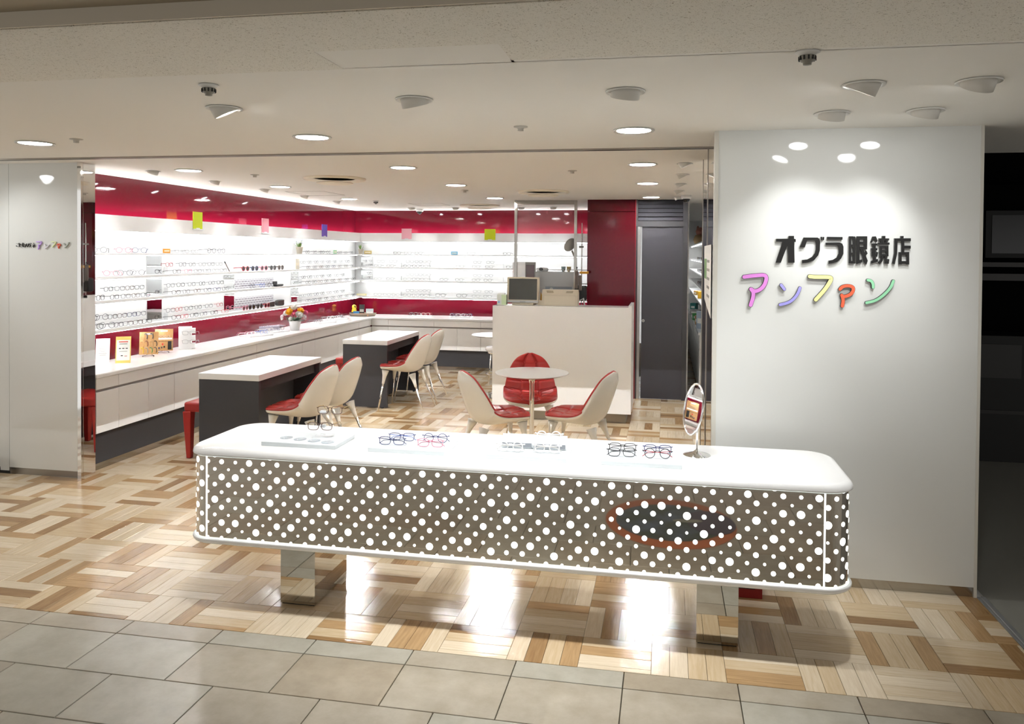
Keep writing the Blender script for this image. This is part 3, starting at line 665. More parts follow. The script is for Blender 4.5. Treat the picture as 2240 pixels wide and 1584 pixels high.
# ================================================================== LOWER CABINETS AND WORKTOP
CF, CB, CT = -4.28, 10.85, .755
wt = thing('worktop', 'white L-shaped worktop running along the left and back walls', 'worktop', (0, 0, 0))
o = MB().prism([(WX, 5.21), (CF+.016, 5.21), (CF+.016, CB-.016), (-1.2, CB-.016), (-1.2, WY), (WX, WY)], CT-.034, CT, 'xy').obj('slab', M_SOLID, wt)
bevel(o, .010, 3)
def cab(label, run, a, b, doors, drawers):
    t = thing('cabinet', label, 'cabinet', (0, 0, 0), 0, 'white base cabinets under the worktop')
    def bx(p, q, d0, d1, z0, z1, name, m, par=t, bv=0.0):
        mb = MB()
        if run == 'left': mb.box(CF-d1, CF-d0, p, q, z0, z1, bev=bv)
        else: mb.box(p, q, CB+d0, CB+d1, z0, z1, bev=bv)
        return mb.obj(name, m, par)
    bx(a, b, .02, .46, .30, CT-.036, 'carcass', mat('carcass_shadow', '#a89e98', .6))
    bx(a, b, .05, .06, .05, .30, 'kick_panel', M_CHAR); bx(a, b, .045, .055, 0, .05, 'kick_plinth', M_STEEL)
    for p, q in zip(drawers[:-1], drawers[1:]): bx(p+.0015, q-.0015, 0, .019, .632, CT-.036, 'drawer', M_WHITE, bv=.0015)
    for p, q in zip(doors[:-1], doors[1:]): bx(p+.0015, q-.0015, 0, .019, .295, .612, 'door', M_WHITE, bv=.0015)
cab('white base cabinet beside the left column mirror', 'left', 5.22, 6.18, (5.22, 5.47, 5.83, 6.18), (5.22, 5.47, 6.18))
cab('white base cabinet under the wooden boards on the left', 'left', 6.18, 7.58, (6.18, 7.22, 7.58), (6.18, 7.58))
cab('white base cabinet below the acrylic trays on the left', 'left', 7.58, 8.97, (7.58, 8.63, 8.97), (7.58, 8.97))
cab('white base cabinet beyond the flower pot on the left', 'left', 8.97, 10.37, (8.97, 9.67, 10.02, 10.37), (8.97, 10.37))
cab('narrow white base cabinet in the corner of the left run', 'left', 10.37, 10.85, (10.37, 10.85), (10.37, 10.85))
cab('narrow white base cabinet in the corner of the back run', 'back', -4.28, -4.02, (-4.28, -4.02), (-4.28, -4.02))
cab('white base cabinet in the back run behind the second desk', 'back', -4.02, -3.32, (-4.02, -3.32), (-4.02, -3.32))
cab('white base cabinet in the back run below the red framed tray', 'back', -3.32, -2.62, (-3.32, -2.97, -2.62), (-3.32, -2.62))
cab('white base cabinet in the back run beside the reception desk', 'back', -2.62, -1.2, (-2.62, -2.27, -1.92, -1.2), (-2.62, -1.92, -1.2))

# ================================================================== THINGS ON THE WORKTOP
Mpaper = mat('white_paper', '#f4f2ec', .6)
def leaflet(x, y, rz, w, h, edge, label, lines):
    t = thing('leaflet_stand', label, 'leaflet stand', (x, y, CT), rz)
    L = Matrix.Rotation(-.24, 4, 'X')
    def pl(x0, x1, z0, z1, d0, d1, n, m): MB().box(x0, x1, d0, d1, z0, z1).xf(L).obj(n, m, t)
    pl(-w/2, w/2, 0, h, 0, .003, 'sheet', mat('leaflet_'+edge, edge, .5))
    pl(-w*.44, w*.44, h*.10, h*.87, -.0008, 0, 'page', Mpaper)
    for k, (q, z, wd, c) in enumerate(lines): pl(q-wd/2, q+wd/2, z*h-.004, z*h+.004, -.0016, -.0008, 'print_line', mat('ink_'+c, c, .6))
    MB().box(-w*.45, w*.45, -.002, .08, 0, .003).face([(-w*.3, .08, .002), (w*.3, .08, .002), (w*.2, h*.20, h*.72), (-w*.2, h*.20, h*.72)]).obj('stand_foot', M_CLEAR, t)
ln1 = [(0, .80-.07*k, .06-.012*(k % 3), '#b9b7b3') for k in range(8)]
leaflet(-4.68, 5.78, .55, .105, .205, '#e8e4de', 'white printed leaflet on a stand nearest the left column', ln1)
ln2 = [(0, .80, .07, '#d8523c'), (0, .72, .06, '#a8a6a0'), (-.026, .55, .016, '#4a4744'), (0, .55, .016, '#4a4744'), (.026, .55, .016, '#4a4744'), (0, .44, .06, '#c9c6c0'), (-.01, .28, .016, '#4a4744'), (.02, .26, .02, '#d9a9a0')]
leaflet(-4.50, 5.80, .55, .115, .225, '#f2d675', 'white leaflet with a yellow border on a stand', ln2)
Mcork = mat('light_wood_board', '#c79c68', .55, noise=('#b88a55', (60, 60, 6), 4, .35, .7))
def easel(x, y, rz, label, kind):
    t = thing('sample_board', label, 'sample board', (x, y, CT), rz)
    L = Matrix.Rotation(-.30, 4, 'X'); w, h = .155, .205
    def add(mb, n, m): return mb.xf(L).obj(n, m, t)
    add(MB().box(-w/2, w/2, 0, .006, .02, .02+h), 'board', Mcork)
    add(MB().box(-.03, .03, -.0012, 0, h-.005, h+.008), 'label_strip', Mpaper)
    if kind == 0:
        cols = ['#4a4f66', '#39424f', '#e2b37c', '#7a3f33', '#c7a072', '#3d352f', '#e8c02c', '#a9a39a', '#3f8a4c', '#4a4038']
        for k, c in enumerate(cols):
            col, row = ((k+.6, 2.15) if k < 2 else ((k-2) % 4, 1-(k-2)//4))
            cx = -.055+.036*(col if k >= 2 else col*1.3); cz = .055+.06*row
            add(MB().tube([(cx-.010, -.004, cz+.022), (cx, -.004, cz+.027), (cx+.010, -.004, cz+.018), (cx+.013, -.004, cz-.006), (cx+.010, -.004, cz-.022)], .0035, 6), 'temple_sample', mat('sample_'+c, c, .4))
    else:
        add(MB().box(-w/2+.008, w/2-.008, -.0015, 0, .125, .14), 'paper_band', Mpaper)
        add(MB().box(-w/2, w/2, -.003, 0, .106, .110), 'board_joint', mat('board_joint', '#7d5a34', .6))
        for k in range(4): add(MB().tube([(-.04+.026*k+.009*math.cos(a), -.002, .155+.009*math.sin(a)) for a in [2*PI*q/10 for q in range(11)]], .0012, 4), 'ring_sample', M_SILVER)
        for cx, cz, c in ((-.04, .045, '#3a3f63'), (-.018, .05, '#5a5148'), (.004, .055, '#2c2b2a'), (-.01, .08, '#d2342c')):
            add(MB().box(cx-.006, cx+.006, -.005, 0, cz-.008, cz+.008), 'swatch', mat('sample_'+c, c, .4))
        add(MB().box(.035, .065, -.012, 0, .03, .105), 'black_clip', M_BLACK)
    for s in (-1, 1): MB().tube([(s*.045, -.035, .014), (s*.045, -.028, .004), (s*.045, .02, .004), (s*.02, .10, .004), (0, .075, .17)], .0022, 6).obj('wire_leg', M_BLACK, t, smooth=True)
easel(-4.56, 6.21, .55, 'wooden sample board with coloured temple tips on a wire easel', 0)
easel(-4.60, 6.48, .55, 'wooden sample board with a black clip and swatches on a wire easel', 1)
t = thing('display_box', 'white upright spectacle display block on the left worktop', 'display block', (-4.56, 6.80, CT), .5)
MB().box(-.085, .03, -.03, .03, 0, .215).obj('block', M_SHELFW, t)
for k in range(3): MB().box(.03, .062, -.03, .03, .008+.072*k, .056+.072*k).obj('nose_step', M_SHELFW, t)
for k, z in enumerate((.05, .135)):
    o = inst('mounted_glasses', whole_glasses('rect', False, .0016), t, (.01, -.04, z), (0, 0, -.1), FR['silver'])
def tray(x, y, rz, label, n, cols, st='rect', acr=False):
    t = thing('acrylic_tray', label, 'tray', (x, y, CT), rz)
    MB().box(-.16, .16, -.09, .09, 0, .016).obj('tray_board', M_SHELFW, t)
    if acr:
        mb = MB(); mb.box(-.15, .15, .075, .080, .016, .075).box(-.15, .15, -.03, .08, .070, .075).obj('riser', mat('milky_acrylic', '#e6e2ee', .1, alpha=.45), t)
    for k in range(n):
        o = inst('spectacles', whole_glasses(st, False, .0022), None, (x+(-.10+.2*(k//2)/max(1, (n-1)//2))*math.cos(rz)+.04*(k % 2)*math.sin(rz), y+(-.10+.2*(k//2)/max(1, (n-1)//2))*math.sin(rz)-.05*(k % 2)*math.cos(rz), CT+.016), (0, 0, rz+.1*k), FR[cols[k % len(cols)]])
        tag(o, '%s spectacles, %s on the %s' % (cols[k % len(cols)], ORD[k], label), 'glasses', 'spectacles in trays on the worktop')
tray(-4.53, 8.02, 1.2, 'white tray left of the clear acrylic riser', 4, ['pink', 'white', 'blue', 'silver'])
tray(-4.55, 8.45, 1.2, 'white tray with a clear acrylic riser', 3, ['silver', 'white', 'grey'], acr=True)
tray(-4.52, 9.72, 1.2, 'white tray just beyond the flower pot', 3, ['grey', 'silver', 'white'])
tray(-4.58, 10.25, 1.2, 'white tray with many pale frames near the basket', 6, ['white', 'silver', 'grey'])
tray(-3.62, 11.12, 0, 'white tray on the left of the back worktop', 4, ['silver', 'black', 'red', 'white'])
tray(-2.98, 11.12, 0, 'white tray on the back worktop beside reception', 6, ['navy', 'silver', 'grey', 'white'])
# flower arrangement
t = thing('flower_pot', 'white pot of yellow, white and pink artificial flowers on the left worktop', 'flowers', (-4.42, 8.72, CT), 0)
MB().lathe([(.052, 0), (.072, .115), (.076, .12), (.070, .12), (.064, .11), (0, .11)], 28).obj('pot', M_SOLID, t, smooth=True)
rf = random.Random(4); mb = MB()
for k in range(60):
    a = rf.uniform(0, 2*PI); q = rf.uniform(.05, .15); b = Vector((.3*q*math.cos(a), .3*q*math.sin(a), .115)); e = Vector((q*math.cos(a), q*math.sin(a), .13+rf.uniform(-.01, .05))); sd = Vector((-math.sin(a), math.cos(a), .2))*.014
    mb.face([b, (b+e)/2+sd, e, (b+e)/2-sd])
mb.obj('foliage', mat('dark_foliage', '#54705a', .6), t, fix=False)
def rose(p, r, c, name):
    mb = MB(); p = Vector(p); d = (p-Vector((0, 0, .10))).normalized(); M = Matrix.Translation(p) @ d.to_track_quat('Z', 'Y').to_matrix().to_4x4()
    for lay, (rr, zz, n) in enumerate(((1, -.25, 6), (.78, 0, 5), (.5, .2, 4))):
        for k in range(n):
            a0 = 2*PI*(k+.5*lay)/n; w = 2*PI/n*.75
            P = lambda ang, rad, z: (rad*r*math.cos(ang), rad*r*math.sin(ang), z*r)
            mb.face([P(a0, .1, zz-.5), P(a0-w, rr*.75, zz-.15), P(a0-w*.5, rr, zz+.35), P(a0+w*.5, rr, zz+.35), P(a0+w, rr*.75, zz-.15)])
    mb.lathe([(0, .45*r), (.3*r, .35*r), (.36*r, 0), (.2*r, -.4*r), (0, -.5*r)], 8)
    mb.xf(M); mb.obj(name, mat('petal_'+c, c, .6), t, fix=False, smooth=True)
for (x, y, z, r, c) in ((.0, -.02, .285, .050, '#f4f0ea'), (-.055, -.05, .235, .048, '#f2b92c'), (-.10, -.03, .215, .048, '#f4f0ea'), (.085, -.02, .245, .048, '#f2b92c'), (-.03, -.085, .225, .045, '#f2b92c'), (.09, -.07, .20, .050, '#f4f0ea'), (.03, -.09, .205, .032, '#e77f97'), (-.125, .03, .22, .04, '#e3709a'), (.13, .02, .22, .04, '#e3709a'), (-.07, .04, .26, .045, '#f2b92c'), (.05, .05, .25, .045, '#f4f0ea'), (-.145, -.05, .17, .028, '#f6e6ea'), (.15, -.04, .17, .028, '#f6e6ea'), (.0, -.115, .15, .026, '#f4f0ea'), (-.16, -.02, .14, .022, '#f4f0ea')):
    rose((x, y, z), r, c, 'blossom')
# basket with small goods
bx_, by_ = -4.47, 10.98
t = thing('basket', 'low oval basket in the corner of the worktop', 'basket', (bx_, by_, CT), .2)
MB().lathe([(.0, .004), (.145, .004), (.15, 0), (.172, .045), (.166, .045), (.145, .008), (0, .008)], 28, sx=1.2, sy=.75).obj('basket_body', mat('wicker_grey', '#9a8a78', .8), t, smooth=True)
t = thing('toy_bird', 'small yellow toy bird standing in the basket', 'toy', (bx_-.13, by_-.02, CT+.008), .3)
MB().lathe([(0, 0), (.032, .008), (.04, .05), (.034, .085), (.028, .10), (.034, .12), (.03, .145), (.012, .158), (0, .16)], 18).obj('body', mat('toy_yellow', '#e0c838', .5), t, smooth=True)
MB().lathe([(0, 0), (.010, -.004), (0, -.022)], 8).xf(Matrix.Translation((.02, -.03, .128)) @ Matrix.Rotation(-1.2, 4, 'X')).obj('beak', M_BLACK, t, smooth=True)
MB().lathe([(0, .01), (.012, 0), (0, -.01)], 8, (.012, -.028, .140)).obj('eye', M_BLACK, t, smooth=True)
def small_box(x, y, rz, a, b, c, col, label, col2=None, z=CT+.008, tilt=0.):
    t = thing('small_packet', label, 'packet', (x, y, z), rz)
    MB().box(-a/2, a/2, -b/2, b/2, 0, c).xf(Matrix.Rotation(tilt, 4, 'X')).obj('carton', mat('packet_'+col, col, .5), t)
    if col2: MB().box(-a*.4, a*.4, -b/2-.001, -b/2, c*.3, c*.55).xf(Matrix.Rotation(tilt, 4, 'X')).obj('print', mat('packet_'+col2, col2, .5), t)
small_box(bx_-.03, by_+.03, .2, .075, .02, .16, '#23221f', 'black upright packet in the basket', '#bdbab2', tilt=-.12)
small_box(bx_-.075, by_-.07, .25, .085, .03, .065, '#3f86bd', 'blue packet at the front of the basket', '#8fc2e2')
small_box(bx_+.05, by_-.075, .1, .13, .035, .035, '#e3a27c', 'orange roll packet at the front of the basket', '#f0c4a8')
small_box(bx_+.10, by_+.02, .35, .11, .02, .10, '#c8d8dc', 'pale blue folded papers at the right of the basket', '#f0f2f0', tilt=-.15)
small_box(bx_-.155, by_-.06, .4, .05, .03, .05, '#4a4c55', 'dark grey packet at the left of the basket')
# ================================================================== DESKS
def desk(x0, y0, label):
    t = thing('desk', label, 'desk', (x0, y0, 0), 0, 'consultation desks')
    w, l, h = .52, 1.11, .742
    bevel(MB().box(0, w, 0, l, h-.048, h).obj('desk_top', M_SOLID, t), .003, 2)
    MB().box(.004, w-.004, .004, .034, .012, h-.048).obj('end_panel', M_CHAR, t)
    MB().box(.004, w-.004, l-.034, l-.004, .012, h-.048).obj('end_panel', M_CHAR, t)
    MB().box(.24, .262, .12, l-.034, .012, h-.15).obj('modesty_panel', M_CHAR, t)
    MB().box(.05, w-.05, .034, l-.034, h-.14, h-.048).obj('cable_tray', mat('dark_underframe', '#2c2627', .6), t)
    for yy in (.019, l-.019):
        for xx in (.06, w-.06): MB().lathe([(.016, 0), (.016, .012)], 12, (xx, yy, 0)).obj('foot', M_BLACK, t)
    s = MB().box(-.004, 0, .55, .60, .08, .115).obj('socket_plate', M_WHITE, t, loc=(.262+.006, .45, .06))
desk(-3.625, 5.535, 'white-topped charcoal desk nearest to the dotted counter')
desk(-3.50, 8.02, 'white-topped charcoal desk further back towards the corner')
# ---- red leather stools
def stool(loc, rz, label):
    t = thing('stool', label, 'stool', loc, rz, 'red leather stools on the staff side of the desks')
    bevel(MB().box(-.22, .22, -.20, .20, .385, .465).obj('seat', M_LEATHER, t), .018, 3)
    for sx in (-1, 1):
        for sy in (-1, 1):
            a = (sx*.19, sy*.17); b = (sx*.185, sy*.165); vs = []
            for (cx, cy), q, z in ((b, .020, 0), (a, .032, .30), (a, .036, .39)):
                vs += [(cx-q, cy-q, z), (cx+q, cy-q, z), (cx+q, cy+q, z), (cx-q, cy+q, z)]
            F = [(0, 3, 2, 1), (8, 9, 10, 11)]+[(i*4+k, i*4+(k+1) % 4, i*4+4+(k+1) % 4, i*4+4+k) for i in (0, 1) for k in range(4)]
            bevel(MB().add(vs, F).obj('leg', M_LEATHER, t), .006, 2)
stool((-3.66, 5.92, 0), 0, 'red leather stool behind the nearer desk')
stool((-3.60, 8.74, 0), 0, 'red leather stool behind the further desk')

# ================================================================== TUFTED SHELL CHAIRS
def lerp_tab(tab, u):
    for (a, va), (b, vb) in zip(tab[:-1], tab[1:]):
        if u <= b:
            k = (u-a)/(b-a); k = max(0, min(1, k))
            if isinstance(va, tuple): return tuple(p+(q-p)*k for p, q in zip(va, vb))
            return va+(vb-va)*k
    return tab[-1][1]
def smooth_tab(tab, n=81):
    pts = [lerp_tab(tab, i/(n-1)) for i in range(n)]
    for _ in range(10):
        q = pts[:]
        for i in range(1, n-1):
            if isinstance(pts[i], tuple): q[i] = tuple((a+2*b+c)/4 for a, b, c in zip(pts[i-1], pts[i], pts[i+1]))
            else: q[i] = (pts[i-1]+2*pts[i]+pts[i+1])/4
        pts = q
    return lambda u: lerp_tab([(i/(n-1), p) for i, p in enumerate(pts)], u)
CL = smooth_tab([(0, (.255, .452)), (.14, (.19, .462)), (.30, (.07, .448)), (.42, (-.05, .436)), (.50, (-.125, .445)), (.57, (-.172, .485)), (.66, (-.20, .555)), (.80, (-.238, .665)), (.92, (-.268, .765)), (1, (-.284, .815))])
WD = smooth_tab([(0, .03), (.03, .12), (.07, .17), (.15, .213), (.30, .232), (.45, .235), (.55, .226), (.66, .214), (.76, .196), (.85, .165), (.92, .125), (.97, .075), (1, .02)])
CU = smooth_tab([(0, .01), (.2, .025), (.35, .045), (.45, .08), (.54, .108), (.66, .10), (.8, .08), (.92, .055), (1, .015)])
def chair_frame(u):
    y, z = CL(u); e = .01; y0, z0 = CL(max(0, u-e)); y1, z1 = CL(min(1, u+e))
    t = Vector((0, y1-y0, z1-z0)).normalized(); n = Vector((1, 0, 0)).cross(t)
    if n.z < 0 and u < .4: n = -n
    return Vector((0, y, z)), t, n
NF = chair_frame(.2)[2]
def chair_n(u):
    c, t, n = chair_frame(u)
    ref = Vector((0, .55, .83)) if u > .3 else Vector((0, 0, 1))
    return c, (n if n.dot(ref) > 0 else -n)
VC = (-.36, .36); UC = (.10, .25, .40, .56, .68, .79, .88)
def surf(u, v):
    c, n = chair_n(u); w = WD(u); return c+Vector((v*w, 0, 0))+n*(CU(u)*v*v), n, w
def pad_h(u, v, w):
    edge = max(0, 1-abs(v)**5)
    L = 1.02
    d = 1e9
    h = .020
    g = 1.
    for q in VC: g *= 1-.85*math.exp(-((v-q)*w/.007)**2)
    for q in UC: g *= 1-.85*math.exp(-((u-q)*L/.007)**2)
    for q in UC:
        for p in VC:
            dd = ((u-q)*L)**2+((v-p)*w)**2; g *= 1-.55*math.exp(-dd/(.016**2))
    return .013+.022*edge*g*min(1, u/.03+.15)*min(1, (1-u)/.03+.15)
def make_chair(label):
    t = thing('shell_chair', label, 'chair', (0, 0, 0), 0, 'white shell chairs with tufted red leather')
    NU, NV = 96, 48
    top = []; bot = []; out = []; inn = []
    for i in range(NU+1):
        u = i/NU
        for j in range(NV+1):
            v = -1+2*j/NV; p, n, w = surf(u, v)
            pi = Vector((p.x*.995, p.y, p.z))
            top.append(pi+n*pad_h(u, v, w)); bot.append(pi+n*.001)
            inn.append(p); out.append(p-n*(.006+.030*math.sqrt(max(0, 1-v*v))*min(1, u*9+.25)*min(1, (1-u)*9+.2)))
    def shell(a, b):
        N = len(a); F = []; W_ = NV+1
        for i in range(NU):
            for j in range(NV):
                q = (i*W_+j, i*W_+j+1, (i+1)*W_+j+1, (i+1)*W_+j); F.append(q); F.append(tuple(N+k for k in reversed(q)))
        for i in range(NU):
            for j in (0, NV): F.append((i*W_+j, (i+1)*W_+j, N+(i+1)*W_+j, N+i*W_+j))
        for j in range(NV):
            for i in (0, NU): F.append((i*W_+j, i*W_+j+1, N+i*W_+j+1, N+i*W_+j))
        return MB().add(a+b, F)
    shell(inn, out).obj('shell', M_CREAM, t, smooth=True)
    pad = shell(top, bot)
    for q in UC[1:]:
        for p in VC:
            c, n, w = surf(q, p); c = c+n*(pad_h(q, p, w)+.001)
            M = Matrix.Translation(c) @ n.to_track_quat('Z', 'Y').to_matrix().to_4x4()
            s0 = len(pad.v); pad.lathe([(.008, -.002), (.008, .002), (.004, .005), (0, .006)], 8); pad.xf(M, s0)
    pad.obj('seat_pad', M_LEATHER, t, smooth=True)
    for sx in (-1, 1):
        for (ty, tz, fy) in ((.165, .435, .225), (-.135, .405, -.285)):
            a = Vector((sx*.15, ty, tz)); f = Vector((sx*.215, fy, 0)); m = a.lerp(f, .33)
            MB().tube([a, a.lerp(m, .4), a.lerp(m, .75), m], [.040, .024, .0165, .0135], 14).obj('leg_socket', M_CREAM, t, smooth=True)
            MB().tube([a.lerp(f, .32), f], .0112, 12, r2=.008).obj('leg', M_CHROME, t, smooth=True)
    return t
chair0 = make_chair('red tufted white shell chair at the nearer desk, front one')
def face(dx, dy): return math.atan2(-dx, dy)       # chair faces local +y
spots_ = [((-2.285-.0, 5.70), (-1, .0), 'red tufted white shell chair at the nearer desk, front one'),
          ((-2.285, 6.175), (-1, .0), 'red tufted white shell chair at the nearer desk, rear one'),
          ((-2.265, 8.09), (-1, .0), 'red tufted white shell chair at the further desk, front one'),
          ((-2.29, 8.66), (-1, .0), 'red tufted white shell chair at the further desk, rear one'),
          ((-1.275, 5.778), (.86, .51), 'red tufted white shell chair left of the small round table'),
          ((-.643, 5.917), (-.985, .17), 'red tufted white shell chair right of the small round table'),
          ((-1.135, 6.53), (.20, -.98), 'red tufted white shell chair behind the round table facing the camera')]
for k, ((x, y), (dx, dy), l) in enumerate(spots_):
    if k < 4: x -= .54
    if k == 0: chair0.location = (x, y, 0); chair0.rotation_euler = (0, 0, face(dx, dy)); chair0['label'] = l
    else: dup(chair0, (x, y, 0), face(dx, dy), l)

# ================================================================== ROUND TABLES, WHITE STOOL
def round_table(x, y, r, h, label):
    t = thing('round_table', label, 'table', (x, y, 0), 0, 'small round pedestal tables')
    MB().lathe([(0, h-.028), (r*.55, h-.026), (r*.88, h-.016), (r, h-.004), (r*.995, h), (0, h)], 56).obj('table_top', M_SOLID, t, angle=30)
    MB().lathe([(.0, .012), (.20, .012), (.21, .004), (.21, 0), (0, 0)], 40).obj('base_plate', M_CHROME, t, angle=30)
    MB().lathe([(.045, .012), (.024, .03), (.019, .06), (.019, h-.09), (.030, h-.05), (.055, h-.028)], 24).obj('column', M_CHROME, t, smooth=True)
round_table(-1.055, 6.14, .298, .748, 'small round white table with a chrome column before reception')
round_table(-1.99, 9.05, .30, .735, 'small round white table half hidden by the reception desk')
t = thing('white_stool', 'white seated chrome stool by the rear round table', 'stool', (-2.16, 9.92, 0), .2)
MB().lathe([(0, .42), (.14, .42), (.165, .44), (.17, .465), (.15, .485), (0, .49)], 28).obj('seat', M_SOLID, t, smooth=True)
for k in range(4):
    a = PI/4+k*PI/2; MB().tube([(.12*math.cos(a), .12*math.sin(a), .42), (.17*math.cos(a), .17*math.sin(a), 0)], .010, 8).obj('leg', M_CHROME, t, smooth=True)
MB().tube([(.155*math.cos(q*PI/12), .155*math.sin(q*PI/12), .13) for q in range(25)], .008, 8).obj('foot_ring', M_CHROME, t, smooth=True)
MB().lathe([(.135, .40), (.135, .42), (.12, .42), (.12, .40)], 24).obj('seat_ring', M_CHROME, t, smooth=True)

# ================================================================== RECEPTION
RA, RB, RF, RH = -1.758, -.367, 7.80, 1.168
t = thing('reception_desk', 'tall plain white reception desk in the middle of the shop', 'reception desk', (0, 0, 0))
MB().box(RA, RB, RF, RF+.03, .10, RH).obj('front_panel', M_WHITE, t)
MB().box(RA, RB, RF+.03, RF+.34, RH-.03, RH).obj('counter_top', M_SOLID, t)
MB().box(RB, RB+.032, RF, RF+.62, .10, RH+.022).obj('side_panel', M_WHITE, t)
MB().box(RA, RA+.03, RF+.03, RF+.62, .10, RH).obj('side_panel', M_WHITE, t)
MB().box(RA+.03, RB, RF+.30, RF+.62, .70, .73).obj('work_surface', M_WHITE, t)
MB().box(RA+.10, RB-.02, RF+.06, RF+.55, 0, .10).obj('plinth', M_BRUSH, t)
def hp(z): return RH+z
# monitor on its neck
t = thing('monitor', 'old beige flat monitor facing the entrance on the reception desk', 'monitor', (-1.475, RF+.17, RH), -.03)
L = Matrix.Rotation(-.06, 4, 'X')
bevel(MB().box(-.172, .172, .0, .04, .02, .292).xf(L).obj('housing', M_BEIGE, t), .008, 2)
MB().box(-.15, .15, -.002, .0, .055, .274).xf(L).obj('screen', M_SCREEN, t)
MB().box(-.165, .165, -.003, .0, .026, .046).xf(L).obj('lower_bezel', M_SILVER, t)
MB().box(-.03, .03, -.004, -.003, .032, .038).xf(L).obj('badge', M_GREYP, t)
MB().box(-.04, .04, .02, .05, .0, .08).obj('neck', M_BEIGE, t); bevel(MB().box(-.11, .12, -.02, .14, 0, .018).obj('foot', M_BEIGE, t), .005, 2)
t = thing('tissue_box', 'small white and pale green carton left of the monitor', 'carton', (-1.70, RF+.20, RH), .1)
MB().box(-.05, .05, -.05, .05, 0, .105).obj('carton', mat('pale_carton', '#dfe2da', .5), t); MB().box(-.002, .05, -.051, -.05, .0, .105).obj('green_print', mat('pale_green_print', '#c9dab0', .5), t)
MB().box(-.04, -.02, -.0515, -.05, .02, .035).obj('blue_mark', mat('blue_mark', '#8db7e6', .5), t)
MB().box(-.045, .03, -.03, .03, .105, .118).obj('lid_flap', Mpaper, t)
t = thing('cash_register', 'beige cash register seen from behind on the reception desk', 'cash register', (-1.08, RF+.19, RH), .02)
MB().prism([(-.07, 0), (.12, 0), (.12, .13), (.06, .165), (-.03, .165), (-.07, .115)], -.185, .185, 'yz').obj('case', M_BEIGE, t)
for s in (-1, 1): MB().prism([(s*.095-.035, .125), (s*.095+.035, .125), (s*.105+.035, .155), (s*.105-.035, .155)], -.0555, -.050, 'xz').xf(Matrix.Rotation(0, 4, 'X')).obj('vent_grille', mat('vent_taupe', '#9f937d', .6), t)
MB().box(-.16, .16, -.072, -.07, .015, .10).obj('rear_panel', mat('beige_panel', '#d2c6b1', .45), t)
t = thing('document_tray', 'small beige terminal with a yellow slip between monitor and register', 'terminal', (-1.285, RF+.22, RH), 0)
MB().box(-.03, .03, -.05, .05, 0, .05).obj('base', M_BEIGE, t); MB().prism([(-.012, .05), (.026, .05), (-.008, .14)], -.002, .002, 'xz').obj('yellow_slip', mat('amber_slip', '#d49a2c', .5), t)
# steel framed glass partition
t = thing('glass_partition', 'steel framed clear glass partition up to the ceiling behind reception', 'partition', (0, 0, 0))
FY = 9.34
for x in (-1.818, -1.082): MB().box(x-.017, x+.017, FY-.02, FY+.02, 0, CZ).obj('post', M_STEEL, t)
MB().box(-1.80, -1.10, FY-.02, FY+.02, CZ-.05, CZ).obj('head_rail', M_BRUSH, t)
MB().box(-1.80, -1.10, FY-.003, FY+.003, .6, CZ-.05).obj('pane', M_PANE, t)
# things behind reception
t = thing('steel_workbench', 'stainless steel equipment cabinet behind the glass partition', 'equipment', (0, 0, 0))
MB().box(-1.70, -1.16, 10.0, 10.5, 0, 1.472).obj('body', mat('satin_steel', '#b5b6b6', .35, metal=.5), t)
MB().box(-1.55, -1.2, 9.99, 10.0, 1.02, 1.28).obj('window', mat('smoked_window', '#7f8b95', .15), t)
MB().lathe([(0, .004), (.02, .004), (.02, 0)], 16).xf(Matrix.Translation((-1.47, 9.99, 1.25)) @ Matrix.Rotation(PI/2, 4, 'X')).obj('knob', M_SILVER, t)
t = thing('label_machine', 'small oval white device with a dark dial on the steel cabinet', 'device', (-1.625, 10.2, 1.472), 0)
MB().lathe([(0, 0), (.075, 0), (.085, .02), (.075, .045), (0, .055)], 24, sx=1, sy=.6).obj('body', M_WHITE, t, smooth=True)
MB().lathe([(0, .008), (.025, .006), (.028, 0)], 16, sx=1, sy=.8).xf(Matrix.Translation((-.01, -.052, .03)) @ Matrix.Rotation(PI/2, 4, 'X')).obj('dial', M_BLACK, t, smooth=True)
MB().tube([(-.075, 0, .02), (-.10, 0, .0), (-.105, -.205, -.02), (-.105, -.21, -.18)], .004, 6).obj('cable', M_BLACK, t, smooth=True)
for x, c, l in ((-1.335, '#6c9aa3', 'blue grey patterned cup on the steel cabinet'), (-1.262, '#d1ab3c', 'yellow patterned cup on the steel cabinet')):
    t = thing('cup', l, 'cup', (x, 10.15, 1.472), 0, 'cups on the steel cabinet')
    MB().lathe([(.018, 0), (.026, .03), (.031, .068), (.028, .068), (.022, .03), (.0, .01)], 18).obj('cup_body', mat('cup_'+c, c, .35, noise=('#e6e0c8', (60, 60, 60), 2, .45, .6)), t, smooth=True)
t = thing('inspection_lamp', 'grey lamp with an oval head rising behind the partition post', 'lamp', (-1.095, 9.50, 1.2), 0)
MB().lathe([(0, -.012), (.05, -.012), (.062, 0), (.055, .012), (0, .016)], 24, sx=1.0, sy=1.5).xf(Matrix.Translation((-.075, 0, .62)) @ Matrix.Rotation(.55, 4, 'Y') @ Matrix.Rotation(1.25, 4, 'X')).obj('head', mat('lamp_taupe', '#8f887a', .45), t, smooth=True)
MB().tube([(-.05, 0, .55), (-.02, 0, .48), (0, 0, .36), (.01, 0, .1), (0, 0, -.6)], .012, 10).obj('arm', mat('lamp_taupe', '#8f887a', .45), t, smooth=True)
MB().lathe([(.10, 0), (.10, .02), (.02, .03), (0, .03)], 20, (0, 0, -1.2)).tube([(0, 0, -1.18), (0, 0, -.58)], .02, 10).obj('stand', M_GREYP, t, smooth=True)
